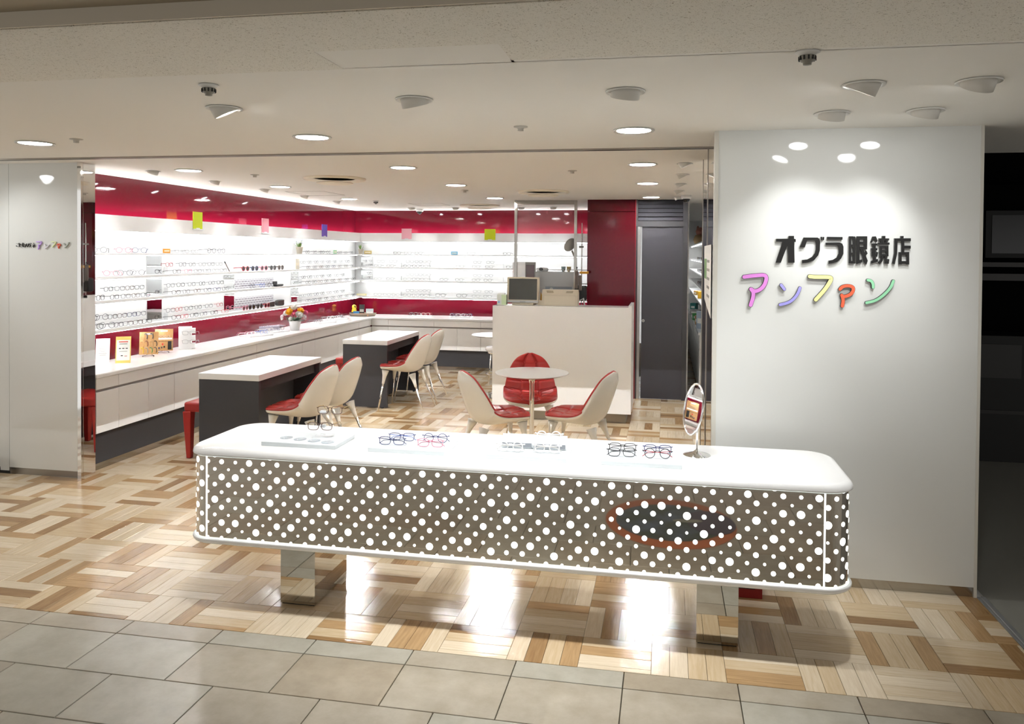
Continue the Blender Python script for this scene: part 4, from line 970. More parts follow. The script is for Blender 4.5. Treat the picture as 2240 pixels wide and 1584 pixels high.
t = thing('eye_test_stand', 'thin steel pole with a black test instrument beside the red pier', 'instrument', (-.975, 9.05, 0), 0)
MB().tube([(0, 0, 0), (0, 0, 2.07)], .007, 10).obj('pole', M_STEEL, t)
MB().lathe([(.12, 0), (.12, .025), (.03, .04), (0, .04)], 24).obj('base', M_BLACK, t, smooth=True)
bevel(MB().box(-.08, .06, -.05, .06, 1.16, 1.34).obj('head_unit', M_BLACK, t), .02, 3)
bevel(MB().box(-.075, -.035, -.07, -.03, 1.30, 1.52).obj('ocular', mat('instrument_taupe', '#6b6058', .4), t), .01, 2)
bevel(MB().box(-.03, .01, -.065, -.025, 1.28, 1.46).obj('ocular', mat('instrument_taupe', '#6b6058', .4), t), .01, 2)
MB().box(-.02, .08, -.02, .06, 1.475, 1.505).obj('amber_tray', mat('amber_tray', '#cf9326', .4), t)
MB().box(-.03, .02, -.02, .02, 1.78, 1.80).obj('clamp', M_GREYP, t)
MB().tube([(-.03, -.06, 1.15), (.03, -.08, 1.19), (.06, -.07, 1.05)], .012, 8).obj('handle', M_SILVER, t, smooth=True)
MB().lathe([(0, .012), (.012, .010), (.006, 0), (.004, -.02)], 10, (-.05, -.05, 1.545)).obj('adjuster', M_BLACK, t, smooth=True)
t = thing('desk_mirror_tall', 'white framed upright mirror left of the partition post', 'mirror', (-1.80, 9.62, 1.0), .0)
MB().box(-.115, .05, 0, .02, 0, .60).obj('frame', M_SHELFW, t); MB().box(.05, .18, .0, .02, .0, .60).obj('frame_side', M_GREYP, t); MB().box(.06, .165, -.004, 0, .04, .565).obj('mirror_glass', mat('mirror_red_reflection', '#4a1c24', .15), t)  # the red the mirror reflects is painted as the glass colour
MB().tube([(.04, -.03, .38), (.09, -.05, .30), (.10, -.05, .18)], .008, 8).obj('hose', M_SILVER, t, smooth=True)
MB().box(-.13, .25, -.1, .15, -.03, 0).box(-.12, -.09, -.09, -.06, -1.0, -.03).box(.21, .24, -.09, -.06, -1.0, -.03).box(-.12, -.09, .11, .14, -1.0, -.03).box(.21, .24, .11, .14, -1.0, -.03).obj('side_table', M_WHITE, t)
# ================================================================== FRONT DISPLAY COUNTER
KX0, KX1, KY0, KY1 = -2.268, .784, 3.328, 3.925
ZB0, ZB1, ZT0, ZT1 = .307, .336, .728, .766
def rrect(x0, x1, y0, y1, r, n=10):
    P = []
    for cx, cy, a0 in ((x1-r, y0+r, -PI/2), (x1-r, y1-r, 0), (x0+r, y1-r, PI/2), (x0+r, y0+r, PI)):
        for k in range(n+1): a = a0+PI/2*k/n; P.append((cx+r*math.cos(a), cy+r*math.sin(a)))
    return P
def slab(z0, z1, r, rb_top, rb_bot, name, m, par, inset=0.):
    """rounded slab; the rims are rounded over"""
    prof = []
    for k in range(7): a = PI/2*k/6; prof.append((rb_bot*(1-math.sin(a)), z0+rb_bot*(1-math.cos(a))))
    for k in range(7): a = PI/2*k/6; prof.append((rb_top*(1-math.cos(a)), z1-rb_top*(1-math.sin(a))))
    vs = []; n = None
    for ins, z in prof:
        R = rrect(KX0+ins+inset, KX1-ins-inset, KY0+ins+inset, KY1-ins-inset, r-ins*.6); n = len(R); vs += [(x, y, z) for x, y in R]
    F = [(i*n+k, i*n+(k+1) % n, (i+1)*n+(k+1) % n, (i+1)*n+k) for i in range(len(prof)-1) for k in range(n)]
    F += [tuple(range(n-1, -1, -1)), tuple(range((len(prof)-1)*n, len(prof)*n))]
    return MB().add(vs, F).obj(name, m, par, angle=50)
kc = thing('display_counter', 'long white display counter with a mirrored band of glowing dots', 'counter', (0, 0, 0))
slab(ZT0+.002, ZT1, .13, .030, .004, 'counter_top', M_SOLID, kc)
slab(ZB0, ZB1-.002, .13, .004, .020, 'bottom_slab', M_SOLID, kc)
IN = .017                                    # the mirrored band sits slightly back
bx0, bx1, by0, by1, br = KX0+IN, KX1-IN, KY0+IN, KY1-IN, .108
R = rrect(bx0, bx1, by0, by1, br, 12); n = len(R)
band = MB().add([(x, y, ZB1) for x, y in R]+[(x, y, ZT0) for x, y in R], [(k, (k+1) % n, n+(k+1) % n, n+k) for k in range(n)]).obj('mirror_band', M_BRONZEMIR, kc, angle=30)
def frame_strip(z0, z1, off, name):
    R = rrect(bx0-off, bx1+off, by0-off, by1+off, br+off, 12); R2 = rrect(bx0+.004, bx1-.004, by0+.004, by1-.004, br-.004, 12); m = len(R)
    vs = [(x, y, z) for z in (z0, z1) for x, y in R]+[(x, y, z) for z in (z0, z1) for x, y in R2]
    F = []
    for k in range(m):
        q = (k+1) % m; F += [(k, q, m+q, m+k), (2*m+k, 3*m+k, 3*m+q, 2*m+q), (k, 2*m+k, 2*m+q, q), (m+k, m+q, 3*m+q, 3*m+k)]
    MB().add(vs, F).obj(name, M_GLOWEDGE, kc, angle=30)
frame_strip(ZT0-.003, ZT0+.001, .0025, 'lit_edge'); frame_strip(ZB1-.001, ZB1+.0012, .005, 'lit_edge')
# developed coordinate s along the band, s=0 at x = bx0+br on the front face
SF = (bx1-br)-(bx0+br); AQ = br*PI/2
def band_pt(s, off):
    """point on the band at arc length s (front face 0..SF), pushed out by off"""
    if s < 0:
        a = min(-s, AQ)/br; r = br+off; x = bx0+br-r*math.sin(a); y = by0+br-r*math.cos(a)
        return (x, y) if -s <= AQ else (bx0-off, by0+br+(-s-AQ))
    if s > SF:
        q = s-SF; a = min(q, AQ)/br; r = br+off; x = bx1-br+r*math.sin(a); y = by0+br-r*math.cos(a)
        return (x, y) if q <= AQ else (bx1+off, by0+br+(q-AQ))
    return (bx0+br+s, by0-off)
DI = {'x': .0062, 's': .0082, 'q': .0070, 'm': .0102, 'M': .0115, 'L': .0148, 'X': .0164}
ROW = ['MsLm', 'sxmM', 'LXsx', 'mMxX', 'sqmq', 'XmMx']     # six dot rows, then the pattern repeats
PX, PZ, DX0, DZ0 = .0710, .0363, -2.068, .7025
dmesh = {}
def dot_disc(r):
    if r not in dmesh:
        N = 22; dmesh[r] = MB().add([(r*math.cos(2*PI*k/N), 0, r*math.sin(2*PI*k/N)) for k in range(N)]+[(r*math.cos(2*PI*k/N), -.0012, r*math.sin(2*PI*k/N)) for k in range(N)], [tuple(range(N, 2*N))]+[(k, (k+1) % N, N+(k+1) % N, N+k) for k in range(N)]).mesh('dot', M_DOT)
    return dmesh[r]
s_of = lambda x: x-(bx0+br)
zlo, zhi = ZB1+.002, ZT0-.003
for j in range(-1, 11):
    z = DZ0-PZ*j; pat = ROW[j % 6]; off = (j % 2)*(-PX/2)
    for i in range(-4, 45):
        x = DX0+off+PX*i; s = s_of(x); r = DI[pat[i % 4]]
        if s < -AQ-.10 or s > SF+AQ+.10: continue
        if z-r > zhi or z+r < zlo: continue
        flat = (0 < s-r and s+r < SF) and z+r < zhi and z-r > zlo
        if flat: inst('dot', dot_disc(r), band, (x, by0-.0002, z))
        else:
            N = 20; vs = []
            for k in range(N):
                a = 2*PI*k/N; zz = min(zhi, max(zlo, z+r*math.sin(a))); px, py = band_pt(s+r*math.cos(a), .0014); vs.append((px, py, zz))
            c = band_pt(s, .0014)
            mb = MB().add([(c[0], c[1], min(zhi, max(zlo, z)))]+vs, [(0, 1+k, 1+(k+1) % N) for k in range(N)]); mb.obj('dot', M_DOT, band)
for x in (-2.146, .653):
    MB().box(x-.0032, x+.0032, by0-.0022, by0-.0005, ZB1, ZT0).obj('lit_seam', M_DOT, band)
for x0 in (-1.819, .146):
    MB().box(x0, x0+.177, 3.45, 3.826, .006, ZB0+.004).obj('pedestal', mat('pedestal_mirror', (.62, .60, .56), .02, metal=1.), kc)
    MB().box(x0+.006, x0+.171, 3.456, 3.82, 0, .006).obj('pedestal_foot', M_BLACK, kc)
# ---- display boards on the counter
TZ = ZT1
Mboard = mat('white_display_board', '#d3d9db', .3)
for k, (a, b) in enumerate(((-1.915, -1.535), (-1.372, -.995), (-.80, -.432), (-.275, .076))):
    o = bevel(MB().box(-.19, .19, -.118, .118, 0, .019).obj('display_board', Mboard), .002, 2)
    o.location = ((a+b)/2, 3.553, TZ); o.scale.x = (b-a)/.38
    tag(o, 'low white display board on the dotted counter, %s from the left' % ORD[k], 'display board', 'display boards on the dotted counter')
BZ = TZ+.019
def fine_glasses(x, y, z, rz, style, c, label, tilt=0., thick=.0017, c2=None, fold=True, group='spectacles on the dotted counter'):
    fr, tm, ln = glasses_parts(style, thick, fold)
    t = thing('spectacles', label, 'glasses', (x, y, z), rz, group)
    t.rotation_euler = (tilt, 0, rz)
    fr.obj('frame', FR[c], t, smooth=True)
    for q in tm: q.obj('temple', FR[c2 or c], t, smooth=True)
    half = len(ln.f)
    for f in ln.f: MB().face([ln.v[i] for i in f]).obj('lens', M_LENS, t)
    return t
fine_glasses(-1.275, 3.50, BZ, .08, 'rect', 'navy', 'dark blue spectacles at the front left of the second display board')
fine_glasses(-1.255, 3.585, BZ, .1, 'rect', 'navy', 'dark blue spectacles at the rear left of the second display board', c2='blue')
fine_glasses(-1.085, 3.585, BZ, .05, 'round', 'navy', 'dark spectacles at the rear right of the second display board')
fine_glasses(-1.085, 3.50, BZ, .05, 'rect', 'pink', 'pale pink spectacles at the front right of the second display board')
fine_glasses(-.70, 3.50, BZ, .05, 'round', 'white', 'white spectacles at the front left of the third display board', thick=.0028)
fine_glasses(-.53, 3.51, BZ, .05, 'round', 'white', 'white spectacles at the front right of the third display board', thick=.0028)
fine_glasses(-.535, 3.60, BZ+.034, .05, 'round', 'white', 'white spectacles resting on the open grey case', thick=.0028)
fine_glasses(-.19, 3.515, BZ, .05, 'rect', 'black', 'thin dark spectacles at the front left of the fourth display board')
fine_glasses(-.19, 3.60, BZ+.002, .05, 'rect', 'black', 'thin dark spectacles at the rear left of the fourth display board')
fine_glasses(-.03, 3.515, BZ, .05, 'round', 'black', 'thin spectacles with red temples on the fourth display board', c2='red')
fine_glasses(-.03, 3.60, BZ+.002, .05, 'rect', 'navy', 'thin purple blue spectacles at the rear right of the fourth display board')
Mg = mat('grey_case', '#8e9196', .5)
for x, w, l in ((-.685, .15, 'small open grey case on the left of the third display board'), (-.53, .16, 'small open grey case on the right of the third display board')):
    t = thing('open_case', l, 'case', (x, 3.60, BZ), .05)
    bevel(MB().box(-w/2, w/2, -.028, .03, 0, .03).obj('case_bottom', mat('white_case', '#eceeef', .4), t), .006, 2)
    MB().box(-w/2+.005, w/2-.005, -.031, -.028, .006, .026).obj('grey_lining', Mg, t)
    MB().box(-w/2, w/2, .026, .03, .03, .055).obj('case_lid', mat('white_case', '#eceeef', .4), t)
t = thing('spectacle_stand', 'clear acrylic stand on the first display board', 'stand', (-1.665, 3.585, BZ), .1)
MB().box(-.045, .045, -.035, .035, 0, .008).obj('stand_base', M_CLEAR, t); MB().box(-.011, .011, -.006, .006, .008, .135).obj('stand_post', M_CLEAR, t)
MB().box(-.013, .013, -.012, .008, .050, .062).obj('stand_rest', mat('frosted_acrylic', '#e9ecee', .3), t); MB().box(-.013, .013, -.012, .008, .118, .130).obj('stand_rest', mat('frosted_acrylic', '#e9ecee', .3), t)
fine_glasses(-1.675, 3.572, BZ+.034, .12, 'rect', 'brown', 'brown spectacles low on the clear stand', c2='gold', fold=False)
fine_glasses(-1.62, 3.565, BZ+.118, .12, 'rect', 'brown', 'tortoiseshell spectacles at the top of the clear stand', c2='gold', fold=False)
lensd = MB().lathe([(0, .004), (.02, .0035), (.031, .002), (.031, 0), (0, 0)], 26).mesh('sample_lens', mat('sample_lens_glass', '#dfe8ee', .03, alpha=.35), smooth=True)
for k, (x, y) in enumerate(((-1.835, 3.535), (-1.755, 3.52), (-1.675, 3.505), (-1.597, 3.49))):
    tag(inst('sample_lens', lensd, None, (x, y, BZ)), 'round clear sample lens on the first display board, %s from the left' % ORD[k], 'lens', 'sample lenses on the first display board')
# ---- oval table mirror
t = thing('table_mirror', 'oval chrome table mirror standing on the dotted counter', 'mirror', (.150, 3.70, TZ), 0)
MB().lathe([(0, .030), (.006, .026), (.02, .014), (.062, .003), (.065, 0), (0, 0)], 36).obj('base', M_CHROME, t, smooth=True)
MB().tube([(0, 0, .02), (0, 0, .2)], .0055, 12).obj('stem', M_CHROME, t, smooth=True)
nrm = Vector((-.872, -.46, .17)).normalized(); zax = Vector((0, 0, 1)); xa = zax.cross(nrm).normalized(); ya = nrm.cross(xa)
Mm = Matrix(((xa.x, ya.x, nrm.x, 0), (xa.y, ya.y, nrm.y, 0), (xa.z, ya.z, nrm.z, 0), (0, 0, 0, 1)))
Mm = Matrix.Translation((-.018, -.004, .215)) @ Mm
N = 48; P = [(.080*math.cos(2*PI*k/N), .118*math.sin(2*PI*k/N), 0) for k in range(N)]
MB().tube(P+[P[0]], .005, 8, cap=False).xf(Mm).obj('rim', M_CHROME, t, smooth=True)
MB().add([(p[0], p[1], .001) for p in P]+[(p[0], p[1], -.003) for p in P], [tuple(range(N)), tuple(range(2*N-1, N-1, -1))]+[(k, k+N, (k+1) % N+N, (k+1) % N) for k in range(N)]).xf(Mm).obj('mirror_glass', M_MIRROR, t)
# ---- red box on the floor behind the right pedestal
t = thing('red_box', 'small dark red box on the floor behind the right pedestal', 'box', (.36, 3.965, 0), 0)
MB().box(-.09, .125, 0, .12, 0, .10).obj('box_body', mat('dark_red_card', '#8f1712', .4), t); MB().box(-.06, .09, -.001, 0, .045, .05).obj('slot', M_BLACK, t)

# ================================================================== LETTERING
KAN = {'o': [[(0.558, 1.79), (0.619, 1.79), (0.619, 1.805), (0.646, 1.805), (0.646, 1.79), (0.654, 1.789), (0.655, 1.774), (0.647, 1.774), (0.65, 1.667), (0.619, 1.666), (0.617, 1.755), (0.613, 1.754), (0.582, 1.666), (0.557, 1.666), (0.589, 1.774), (0.558, 1.775)]], 'gu': [[(0.693, 1.797), (0.761, 1.797), (0.77, 1.79), (0.774, 1.775), (0.773, 1.731), (0.765, 1.705), (0.745, 1.68), (0.716, 1.668), (0.688, 1.664), (0.687, 1.681), (0.713, 1.684), (0.736, 1.698), (0.749, 1.717), (0.753, 1.735), (0.754, 1.769), (0.751, 1.78), (0.741, 1.782), (0.71, 1.781), (0.699, 1.746), (0.674, 1.746)], [(0.776, 1.801), (0.784, 1.801), (0.785, 1.784), (0.778, 1.784)], [(0.787, 1.8), (0.794, 1.8), (0.793, 1.784), (0.787, 1.784)]], 'ra': [[(0.807, 1.801), (0.882, 1.8), (0.882, 1.786), (0.807, 1.786)], [(0.801, 1.771), (0.868, 1.772), (0.881, 1.766), (0.887, 1.751), (0.887, 1.715), (0.877, 1.691), (0.858, 1.673), (0.832, 1.665), (0.816, 1.663), (0.816, 1.679), (0.837, 1.683), (0.855, 1.695), (0.864, 1.715), (0.865, 1.745), (0.86, 1.756), (0.848, 1.758), (0.801, 1.758)]], 'gan': [[(0.913, 1.804), (0.924, 1.804), (0.925, 1.666), (0.914, 1.666)], [(0.933, 1.803), (0.943, 1.803), (0.944, 1.665), (0.934, 1.665)], [(0.924, 1.804), (0.933, 1.804), (0.934, 1.792), (0.924, 1.792)], [(0.924, 1.762), (0.934, 1.762), (0.934, 1.751), (0.925, 1.751)], [(0.925, 1.721), (0.935, 1.721), (0.935, 1.71), (0.925, 1.71)], [(0.925, 1.678), (0.935, 1.678), (0.935, 1.665), (0.925, 1.665)], [(0.949, 1.804), (0.964, 1.804), (0.965, 1.683), (0.979, 1.687), (0.978, 1.672), (0.951, 1.663)], [(0.964, 1.804), (1.0, 1.804), (1.0, 1.789), (0.964, 1.79)], [(0.986, 1.79), (1.0, 1.789), (1.0, 1.737), (0.987, 1.738)], [(0.965, 1.777), (0.987, 1.777), (0.987, 1.764), (0.965, 1.764)], [(0.965, 1.752), (0.987, 1.752), (0.987, 1.737), (0.965, 1.738)], [(0.969, 1.738), (0.982, 1.738), (1.004, 1.68), (0.998, 1.661), (0.985, 1.675)], [(0.996, 1.732), (1.003, 1.717), (0.989, 1.701), (0.983, 1.714)]], 'kyo': [[(1.025, 1.803), (1.041, 1.804), (1.049, 1.783), (1.047, 1.775), (1.033, 1.791), (1.023, 1.772), (1.017, 1.777)], [(1.023, 1.768), (1.048, 1.768), (1.048, 1.757), (1.023, 1.757)], [(1.02, 1.744), (1.049, 1.744), (1.049, 1.733), (1.02, 1.733)], [(1.029, 1.768), (1.041, 1.768), (1.042, 1.682), (1.03, 1.68)], [(1.02, 1.679), (1.052, 1.69), (1.053, 1.676), (1.02, 1.665)], [(1.021, 1.724), (1.028, 1.726), (1.031, 1.704), (1.024, 1.701)], [(1.043, 1.704), (1.047, 1.726), (1.053, 1.723), (1.049, 1.7)], [(1.071, 1.806), (1.086, 1.806), (1.086, 1.793), (1.071, 1.793)], [(1.055, 1.794), (1.104, 1.794), (1.104, 1.784), (1.056, 1.784)], [(1.063, 1.784), (1.073, 1.784), (1.075, 1.772), (1.066, 1.772)], [(1.087, 1.784), (1.096, 1.784), (1.094, 1.772), (1.085, 1.772)], [(1.052, 1.773), (1.106, 1.773), (1.106, 1.762), (1.052, 1.762)], [(1.059, 1.755), (1.071, 1.755), (1.071, 1.703), (1.06, 1.703)], [(1.09, 1.755), (1.101, 1.755), (1.102, 1.703), (1.091, 1.703)], [(1.071, 1.755), (1.09, 1.755), (1.09, 1.746), (1.071, 1.746)], [(1.071, 1.735), (1.091, 1.735), (1.091, 1.727), (1.071, 1.726)], [(1.071, 1.715), (1.091, 1.715), (1.091, 1.703), (1.071, 1.703)], [(1.068, 1.703), (1.079, 1.703), (1.074, 1.679), (1.061, 1.663), (1.053, 1.673), (1.064, 1.685)], [(1.083, 1.703), (1.094, 1.703), (1.094, 1.68), (1.097, 1.68), (1.098, 1.69), (1.106, 1.688), (1.104, 1.666), (1.086, 1.666), (1.083, 1.671)]], 'ten': [[(1.158, 1.806), (1.172, 1.806), (1.172, 1.795), (1.158, 1.795)], [(1.129, 1.794), (1.206, 1.795), (1.206, 1.78), (1.144, 1.78), (1.143, 1.717), (1.132, 1.663), (1.12, 1.669), (1.129, 1.72)], [(1.162, 1.78), (1.175, 1.78), (1.176, 1.758), (1.206, 1.758), (1.206, 1.743), (1.176, 1.743), (1.176, 1.725), (1.163, 1.725)], [(1.151, 1.725), (1.164, 1.725), (1.165, 1.663), (1.151, 1.663)], [(1.186, 1.725), (1.199, 1.726), (1.2, 1.663), (1.187, 1.663)], [(1.164, 1.725), (1.186, 1.725), (1.186, 1.711), (1.164, 1.711)], [(1.165, 1.68), (1.186, 1.68), (1.187, 1.666), (1.165, 1.666)]]}
KANA = [('pink', 0.0112, [[(0.4, 1.59), (0.428, 1.595), (0.47, 1.599), (0.497, 1.602), (0.509, 1.595), (0.511, 1.58), (0.505, 1.555), (0.489, 1.532), (0.469, 1.519), (0.451, 1.516), (0.435, 1.527)], [(0.437, 1.526), (0.448, 1.511), (0.446, 1.483), (0.434, 1.444)]]), ('lavender', 0.0085, [[(0.585, 1.551), (0.601, 1.529)], [(0.678, 1.537), (0.667, 1.505), (0.643, 1.474), (0.617, 1.458), (0.581, 1.449)]]), ('yellow', 0.0112, [[(0.725, 1.597), (0.758, 1.594), (0.792, 1.595), (0.824, 1.594), (0.831, 1.586), (0.816, 1.556), (0.793, 1.522), (0.756, 1.478)]]), ('orange', 0.0092, [[(0.873, 1.534), (0.885, 1.548), (0.911, 1.553), (0.934, 1.547), (0.938, 1.531), (0.928, 1.511), (0.909, 1.5), (0.885, 1.495)], [(0.882, 1.503), (0.89, 1.479), (0.885, 1.448)]]), ('green', 0.0079, [[(1.006, 1.582), (1.022, 1.579), (1.031, 1.562), (1.031, 1.545)], [(1.126, 1.579), (1.115, 1.546), (1.084, 1.509), (1.045, 1.478), (1.001, 1.467)]])]
SMALL = [('black', 0.001, [[(-4.823, 1.75), (-4.81, 1.75)], [(-4.825, 1.735), (-4.821, 1.728), (-4.809, 1.728)]]), ('black', 0.001, [[(-4.801, 1.754), (-4.797, 1.74)], [(-4.786, 1.748), (-4.801, 1.736), (-4.797, 1.726), (-4.785, 1.726)]]), ('black', 0.001, [[(-4.768, 1.756), (-4.77, 1.734), (-4.765, 1.723), (-4.756, 1.728)], [(-4.776, 1.746), (-4.757, 1.748)], [(-4.776, 1.737), (-4.757, 1.738)]]), ('black', 0.001, [[(-4.734, 1.75), (-4.748, 1.725)], [(-4.747, 1.744), (-4.732, 1.731)]]), ('black', 0.001, [[(-4.724, 1.745), (-4.701, 1.746), (-4.705, 1.725), (-4.712, 1.727)], [(-4.714, 1.752), (-4.726, 1.725)], [(-4.701, 1.754), (-4.697, 1.749)]]), ('black', 0.001, [[(-4.676, 1.755), (-4.672, 1.75)], [(-4.684, 1.744), (-4.665, 1.746), (-4.683, 1.73)], [(-4.674, 1.739), (-4.674, 1.721)], [(-4.669, 1.736), (-4.662, 1.73)]]), ('purple', 0.0035, [[(-4.647, 1.764), (-4.609, 1.766), (-4.607, 1.756), (-4.618, 1.743), (-4.631, 1.74)], [(-4.63, 1.741), (-4.627, 1.727), (-4.634, 1.71)]]), ('pale', 0.0028, [[(-4.579, 1.745), (-4.574, 1.737)], [(-4.545, 1.743), (-4.555, 1.726), (-4.578, 1.715)]]), ('lime', 0.0031, [[(-4.521, 1.765), (-4.484, 1.765), (-4.486, 1.755), (-4.513, 1.726)]]), ('orange', 0.0031, [[(-4.471, 1.742), (-4.46, 1.751), (-4.446, 1.747), (-4.449, 1.734), (-4.464, 1.733)], [(-4.464, 1.734), (-4.458, 1.717)]]), ('grey', 0.0031, [[(-4.416, 1.752), (-4.407, 1.742)], [(-4.375, 1.761), (-4.382, 1.743), (-4.407, 1.722)]])]
t = thing('shop_sign', 'black raised Japanese lettering on the white column', 'sign', (0, RY, 0))
for k, polys in KAN.items():
    mb = MB()
    for q, p in enumerate(polys): mb.prism(p, -.016-.0001*q, -.004, 'xz')
    mb.obj('letter', M_BLACKSIGN, t, fix=False)
def stroke(pts, r, n=7):
    """outline polygon of a brush stroke with round ends"""
    P = [Vector((a, b)) for a, b in pts]
    for _ in range(2):      # corner cutting for a hand-drawn curve
        if len(P) > 2:
            Q = [P[0]]
            for a, b in zip(P[:-1], P[1:]): Q += [a.lerp(b, .25), a.lerp(b, .75)]
            Q.append(P[-1]); P = Q
    L = []; Rr = []
    for i, p in enumerate(P):
        d = (P[min(i+1, len(P)-1)]-P[max(i-1, 0)]).normalized(); nn = Vector((-d.y, d.x))
        L.append(p+nn*r); Rr.append(p-nn*r)
    def cap(c, d):
        a0 = math.atan2(d.y, d.x)-PI/2
        return [c+Vector((math.cos(a0+PI*k/n), math.sin(a0+PI*k/n)))*r for k in range(1, n)]
    dE = (P[-1]-P[-2]).normalized(); dS = (P[0]-P[1]).normalized()
    return L, Rr, cap(P[-1], dE)[::-1], cap(P[0], dS)[::-1], P
def stroke_mesh(mb, pts, r, d0, d1):
    L, Rr, cE, cS, P = stroke(pts, r)
    n = len(P)
    for (A, B) in ((L, Rr),):
        for i in range(n-1):
            quad = [A[i], A[i+1], B[i+1], B[i]]
            mb.face([(v.x, d0, v.y) for v in quad]); 
    mb.face([(v.x, d0, v.y) for v in [L[-1]]+cE+[Rr[-1]]]); mb.face([(v.x, d0, v.y) for v in [Rr[0]]+cS+[L[0]]])
    loop = L+cE+Rr[::-1]+cS
    m = len(loop)
    for i in range(m):
        a, b = loop[i], loop[(i+1) % m]; mb.face([(a.x, d0, a.y), (b.x, d0, b.y), (b.x, d1, b.y), (a.x, d1, a.y)])
KC = {'pink': '#e58fe0', 'lavender': '#a8a2ea', 'yellow': '#f5f0a0', 'orange': '#f36a48', 'green': '#9adcae', 'purple': '#c39be8', 'pale': '#dcd9e6', 'lime': '#dfe9b0', 'grey': '#b9c0b6', 'black': '#24221f'}
def kana_sign(par, data, outline):
    for c, r, strokes in data:
        m = mat('acrylic_'+c, KC[c], .35)
        if outline:
            a = MB()
            for s in strokes: stroke_mesh(a, s, r, -.018, -.004)
            l = a.obj('letter', M_BLACKSIGN, par, fix=False)
            b = MB()
            for q, s in enumerate(strokes): stroke_mesh(b, s, r*.84, -.0192-.0002*q, -.018)
            b.obj('face', m, l, fix=False)
        else:
            a = MB()
            for q, s in enumerate(strokes): stroke_mesh(a, s, r, -.012-.0002*q, -.003)
            a.obj('letter', m, par, fix=False)
t = thing('shop_sign', 'row of five colourful hand-drawn Japanese letters on the white column', 'sign', (0, RY, 0)); kana_sign(t, KANA, True)
t = thing('shop_sign', 'small line of black and pastel Japanese letters on the left column', 'sign', (0, LY, 0)); kana_sign(t, SMALL, False)

# ================================================================== NOTICE ON THE MIRROR, RIGHT AISLE
t = thing('notice_sheet', 'white and green printed notice hanging on the mirror of the right column', 'notice', (RX0-.004, 0, 0), 0)
MB().prism([(4.30, 1.36), (4.98, 1.43), (5.06, 1.76), (4.30, 1.76)], -.002, 0, 'yz').obj('sheet', Mpaper, t)
MB().box(-.003, -.002, 4.75, 5.0, 1.56, 1.68).obj('green_print', mat('notice_green', '#7da56a', .6), t)
for k in range(5): MB().box(-.003, -.002, 4.45, 4.7, 1.46+.05*k, 1.475+.05*k).obj('print_line', M_GREYP, t)
t = thing('aisle_cabinet', 'long white base cabinet along the right aisle', 'cabinet', (0, 0, 0))
MB().box(.405, .78, 9.5, 14.9, .03, .745).obj('carcass', M_WHITE, t); MB().box(.385, .78, 9.5, 14.9, .745, .775).obj('top', M_SOLID, t)
for k in range(6): MB().box(.40, .404, 9.51+.9*k, 10.39+.9*k, .06, .56).obj('door', M_WHITE, t); MB().box(.40, .404, 9.51+.9*k, 10.39+.9*k, .58, .73).obj('drawer', M_WHITE, t)
t = thing('aisle_shelf', 'white shelves with lit boards along the right aisle wall', 'shelf', (0, 0, 0))
for z in (1.08, 1.26, 1.44, 1.62, 1.86): MB().box(.43, .764, 9.6, 14.9, z, z+.015).obj('shelf_board', M_SHELFW, t)
MB().box(.764, .78, 9.6, 14.9, .9, 2.1).obj('back_panel', M_SHELFW, t)
for z in (1.25, 1.61, 1.85): MB().box(.46, .47, 9.6, 14.9, z, z+.004).obj('light_strip', M_STRIP, t)
na = 0
for r, z in enumerate((1.275, 1.455, 1.635)):
    for k in range(5):
        o = inst('spectacles', whole_glasses('rect', False, .0022), None, (.47, 10.2+.42*k+.1*r, z), (0, 0, -PI/2), FR[('black', 'brown', 'grey')[k % 3]])
        tag(o, '%s spectacles, %s along the %s right aisle shelf' % (('black', 'brown', 'grey')[k % 3], ORD[k], ('lower', 'middle', 'upper')[r]), 'glasses', 'spectacles along the right aisle')
t = thing('plush_toy', 'pinkish plush toy sitting on the top right aisle shelf', 'plush toy', (.52, 12.4, 1.876), 0)
MB().lathe([(0, 0), (.09, .01), (.11, .07), (.08, .14), (0, .16)], 20).obj('body', mat('plush_cream', '#d9b98c', .9), t, smooth=True)
MB().lathe([(0, 0), (.06, .02), (.075, .07), (.055, .12), (0, .135)], 20, (0, 0, .13)).obj('head', mat('plush_pink', '#c98a76', .9), t, smooth=True)
for s in (-1, 1): MB().lathe([(.02, 0), (.014, .03), (0, .045)], 10, (s*.04, 0, .245)).obj('ear', mat('plush_pink', '#c98a76', .9), t, smooth=True)
for k, (y, z, a, b, c, l) in enumerate(((11.2, 1.095, .12, .10, '#e0a91e', 'amber folded card on the lower right aisle shelf'), (12.2, 1.095, .2, .06, '#d9a32a', 'flat amber packet on the lower right aisle shelf'), (10.6, .775, .16, .12, '#b08c66', 'tan box on the right aisle cabinet'), (10.05, .775, .14, .22, '#aebccb', 'pale blue upright folder on the right aisle cabinet'), (11.3, .775, .16, .10, '#4d9a55', 'green packet on the right aisle cabinet'), (12.4, .775, .18, .08, '#9a9a98', 'grey machine on the right aisle cabinet'), (13.4, .775, .1, .12, '#2f7f7a', 'teal tin on the right aisle cabinet'))):
    t = thing('small_packet', l, 'packet', (.47 if z < 1 else .50, y, z+.001), .2*k)
    MB().box(-.06, .06, -a/2, a/2, 0, b, bev=.004).obj('carton', mat('packet_'+c, c, .5), t)
    MB().box(-.062, -.06, -a*.3, a*.3, b*.3, b*.6).obj('print', Mpaper, t)

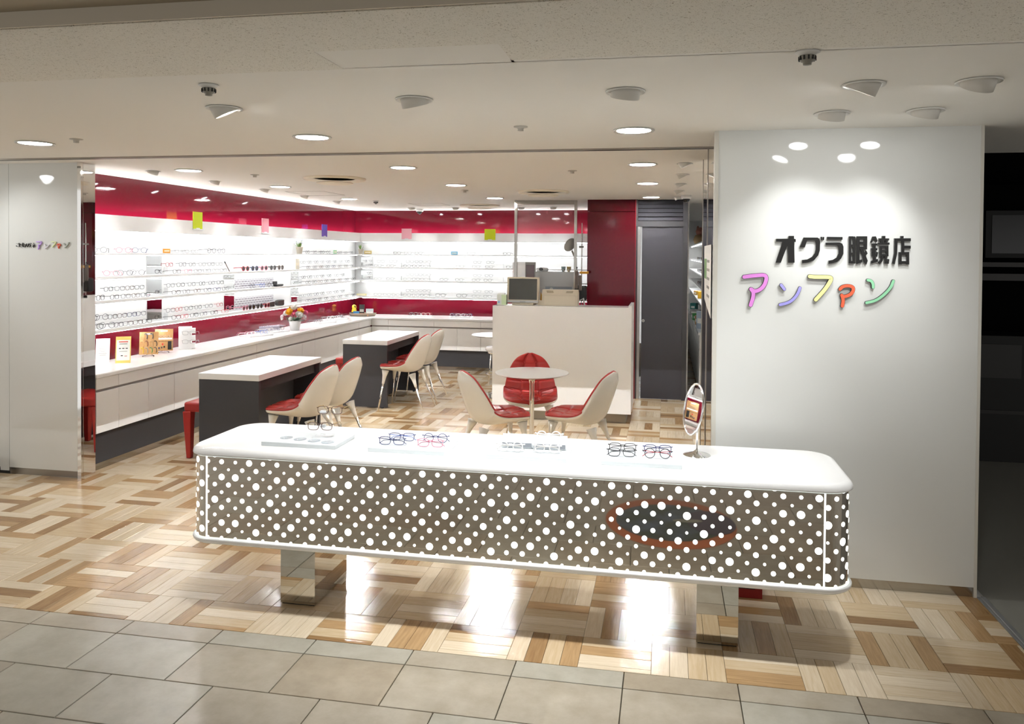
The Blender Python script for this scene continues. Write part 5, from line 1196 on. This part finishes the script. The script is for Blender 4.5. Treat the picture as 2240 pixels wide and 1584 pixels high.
# ================================================================== MALL SIDE (seen in the mirrored band)
t = thing('floor_sticker', 'oval orange and dark green floor sticker in the mall passage', 'floor sticker', (.10, 1.69, 0), -.12)
def disc(rx, ry, z, name, m, cx=0, cy=0): MB().lathe([(0, z), (1, z), (1, z-.0006)], 48, (cx, cy, 0), sx=rx, sy=ry).obj(name, m, t)
disc(.43, .46, .0012, 'orange_ring', mat('sticker_orange', '#b2602f', .4)); disc(.36, .34, .0020, 'dark_centre', mat('sticker_green', '#3c4a38', .4, noise=('#5b6a80', (6, 6, 6), 4, .4, .65)))
disc(.16, .22, .0026, 'violet_end', mat('sticker_violet', '#4c4154', .4), .27, .0); disc(.10, .03, .0032, 'pale_print', mat('sticker_print', '#9fa090', .4), .12, -.02)
# furniture of the closed shop, its gloom painted into near-black colours
Mdk = mat('unlit_furniture', '#0a0908', .6)
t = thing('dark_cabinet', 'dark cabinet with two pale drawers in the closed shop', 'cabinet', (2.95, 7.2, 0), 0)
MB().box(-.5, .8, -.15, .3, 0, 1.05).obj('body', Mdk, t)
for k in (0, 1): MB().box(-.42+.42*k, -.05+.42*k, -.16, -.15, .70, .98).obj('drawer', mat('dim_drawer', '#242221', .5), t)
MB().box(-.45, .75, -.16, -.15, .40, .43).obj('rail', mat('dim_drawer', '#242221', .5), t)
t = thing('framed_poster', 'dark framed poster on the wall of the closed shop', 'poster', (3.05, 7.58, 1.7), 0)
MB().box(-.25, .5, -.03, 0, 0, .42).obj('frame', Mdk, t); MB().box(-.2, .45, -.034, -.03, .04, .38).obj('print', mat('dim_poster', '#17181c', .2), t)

t = thing('cart', 'low black cart frame with a caster at the left picture edge', 'cart', (-5.06, 4.97, 0), 0)
MB().box(-.35, .13, -.02, .02, .10, .13).obj('frame_bar', M_BLACK, t); MB().box(.10, .13, -.4, .02, .10, .13).box(-.35, -.32, -.4, .02, .10, .13).obj('side_bar', M_BLACK, t)
for px_, py_ in ((.115, 0), (-.335, 0), (.115, -.38), (-.335, -.38)):
    w = MB().lathe([(.015, -.014), (.045, -.014), (.05, -.008), (.05, .008), (.045, .014), (.015, .014)], 20).xf(Matrix.Translation((px_, py_, .05)) @ Matrix.Rotation(PI/2, 4, 'Y')).obj('caster', M_BLACK, t, angle=40)
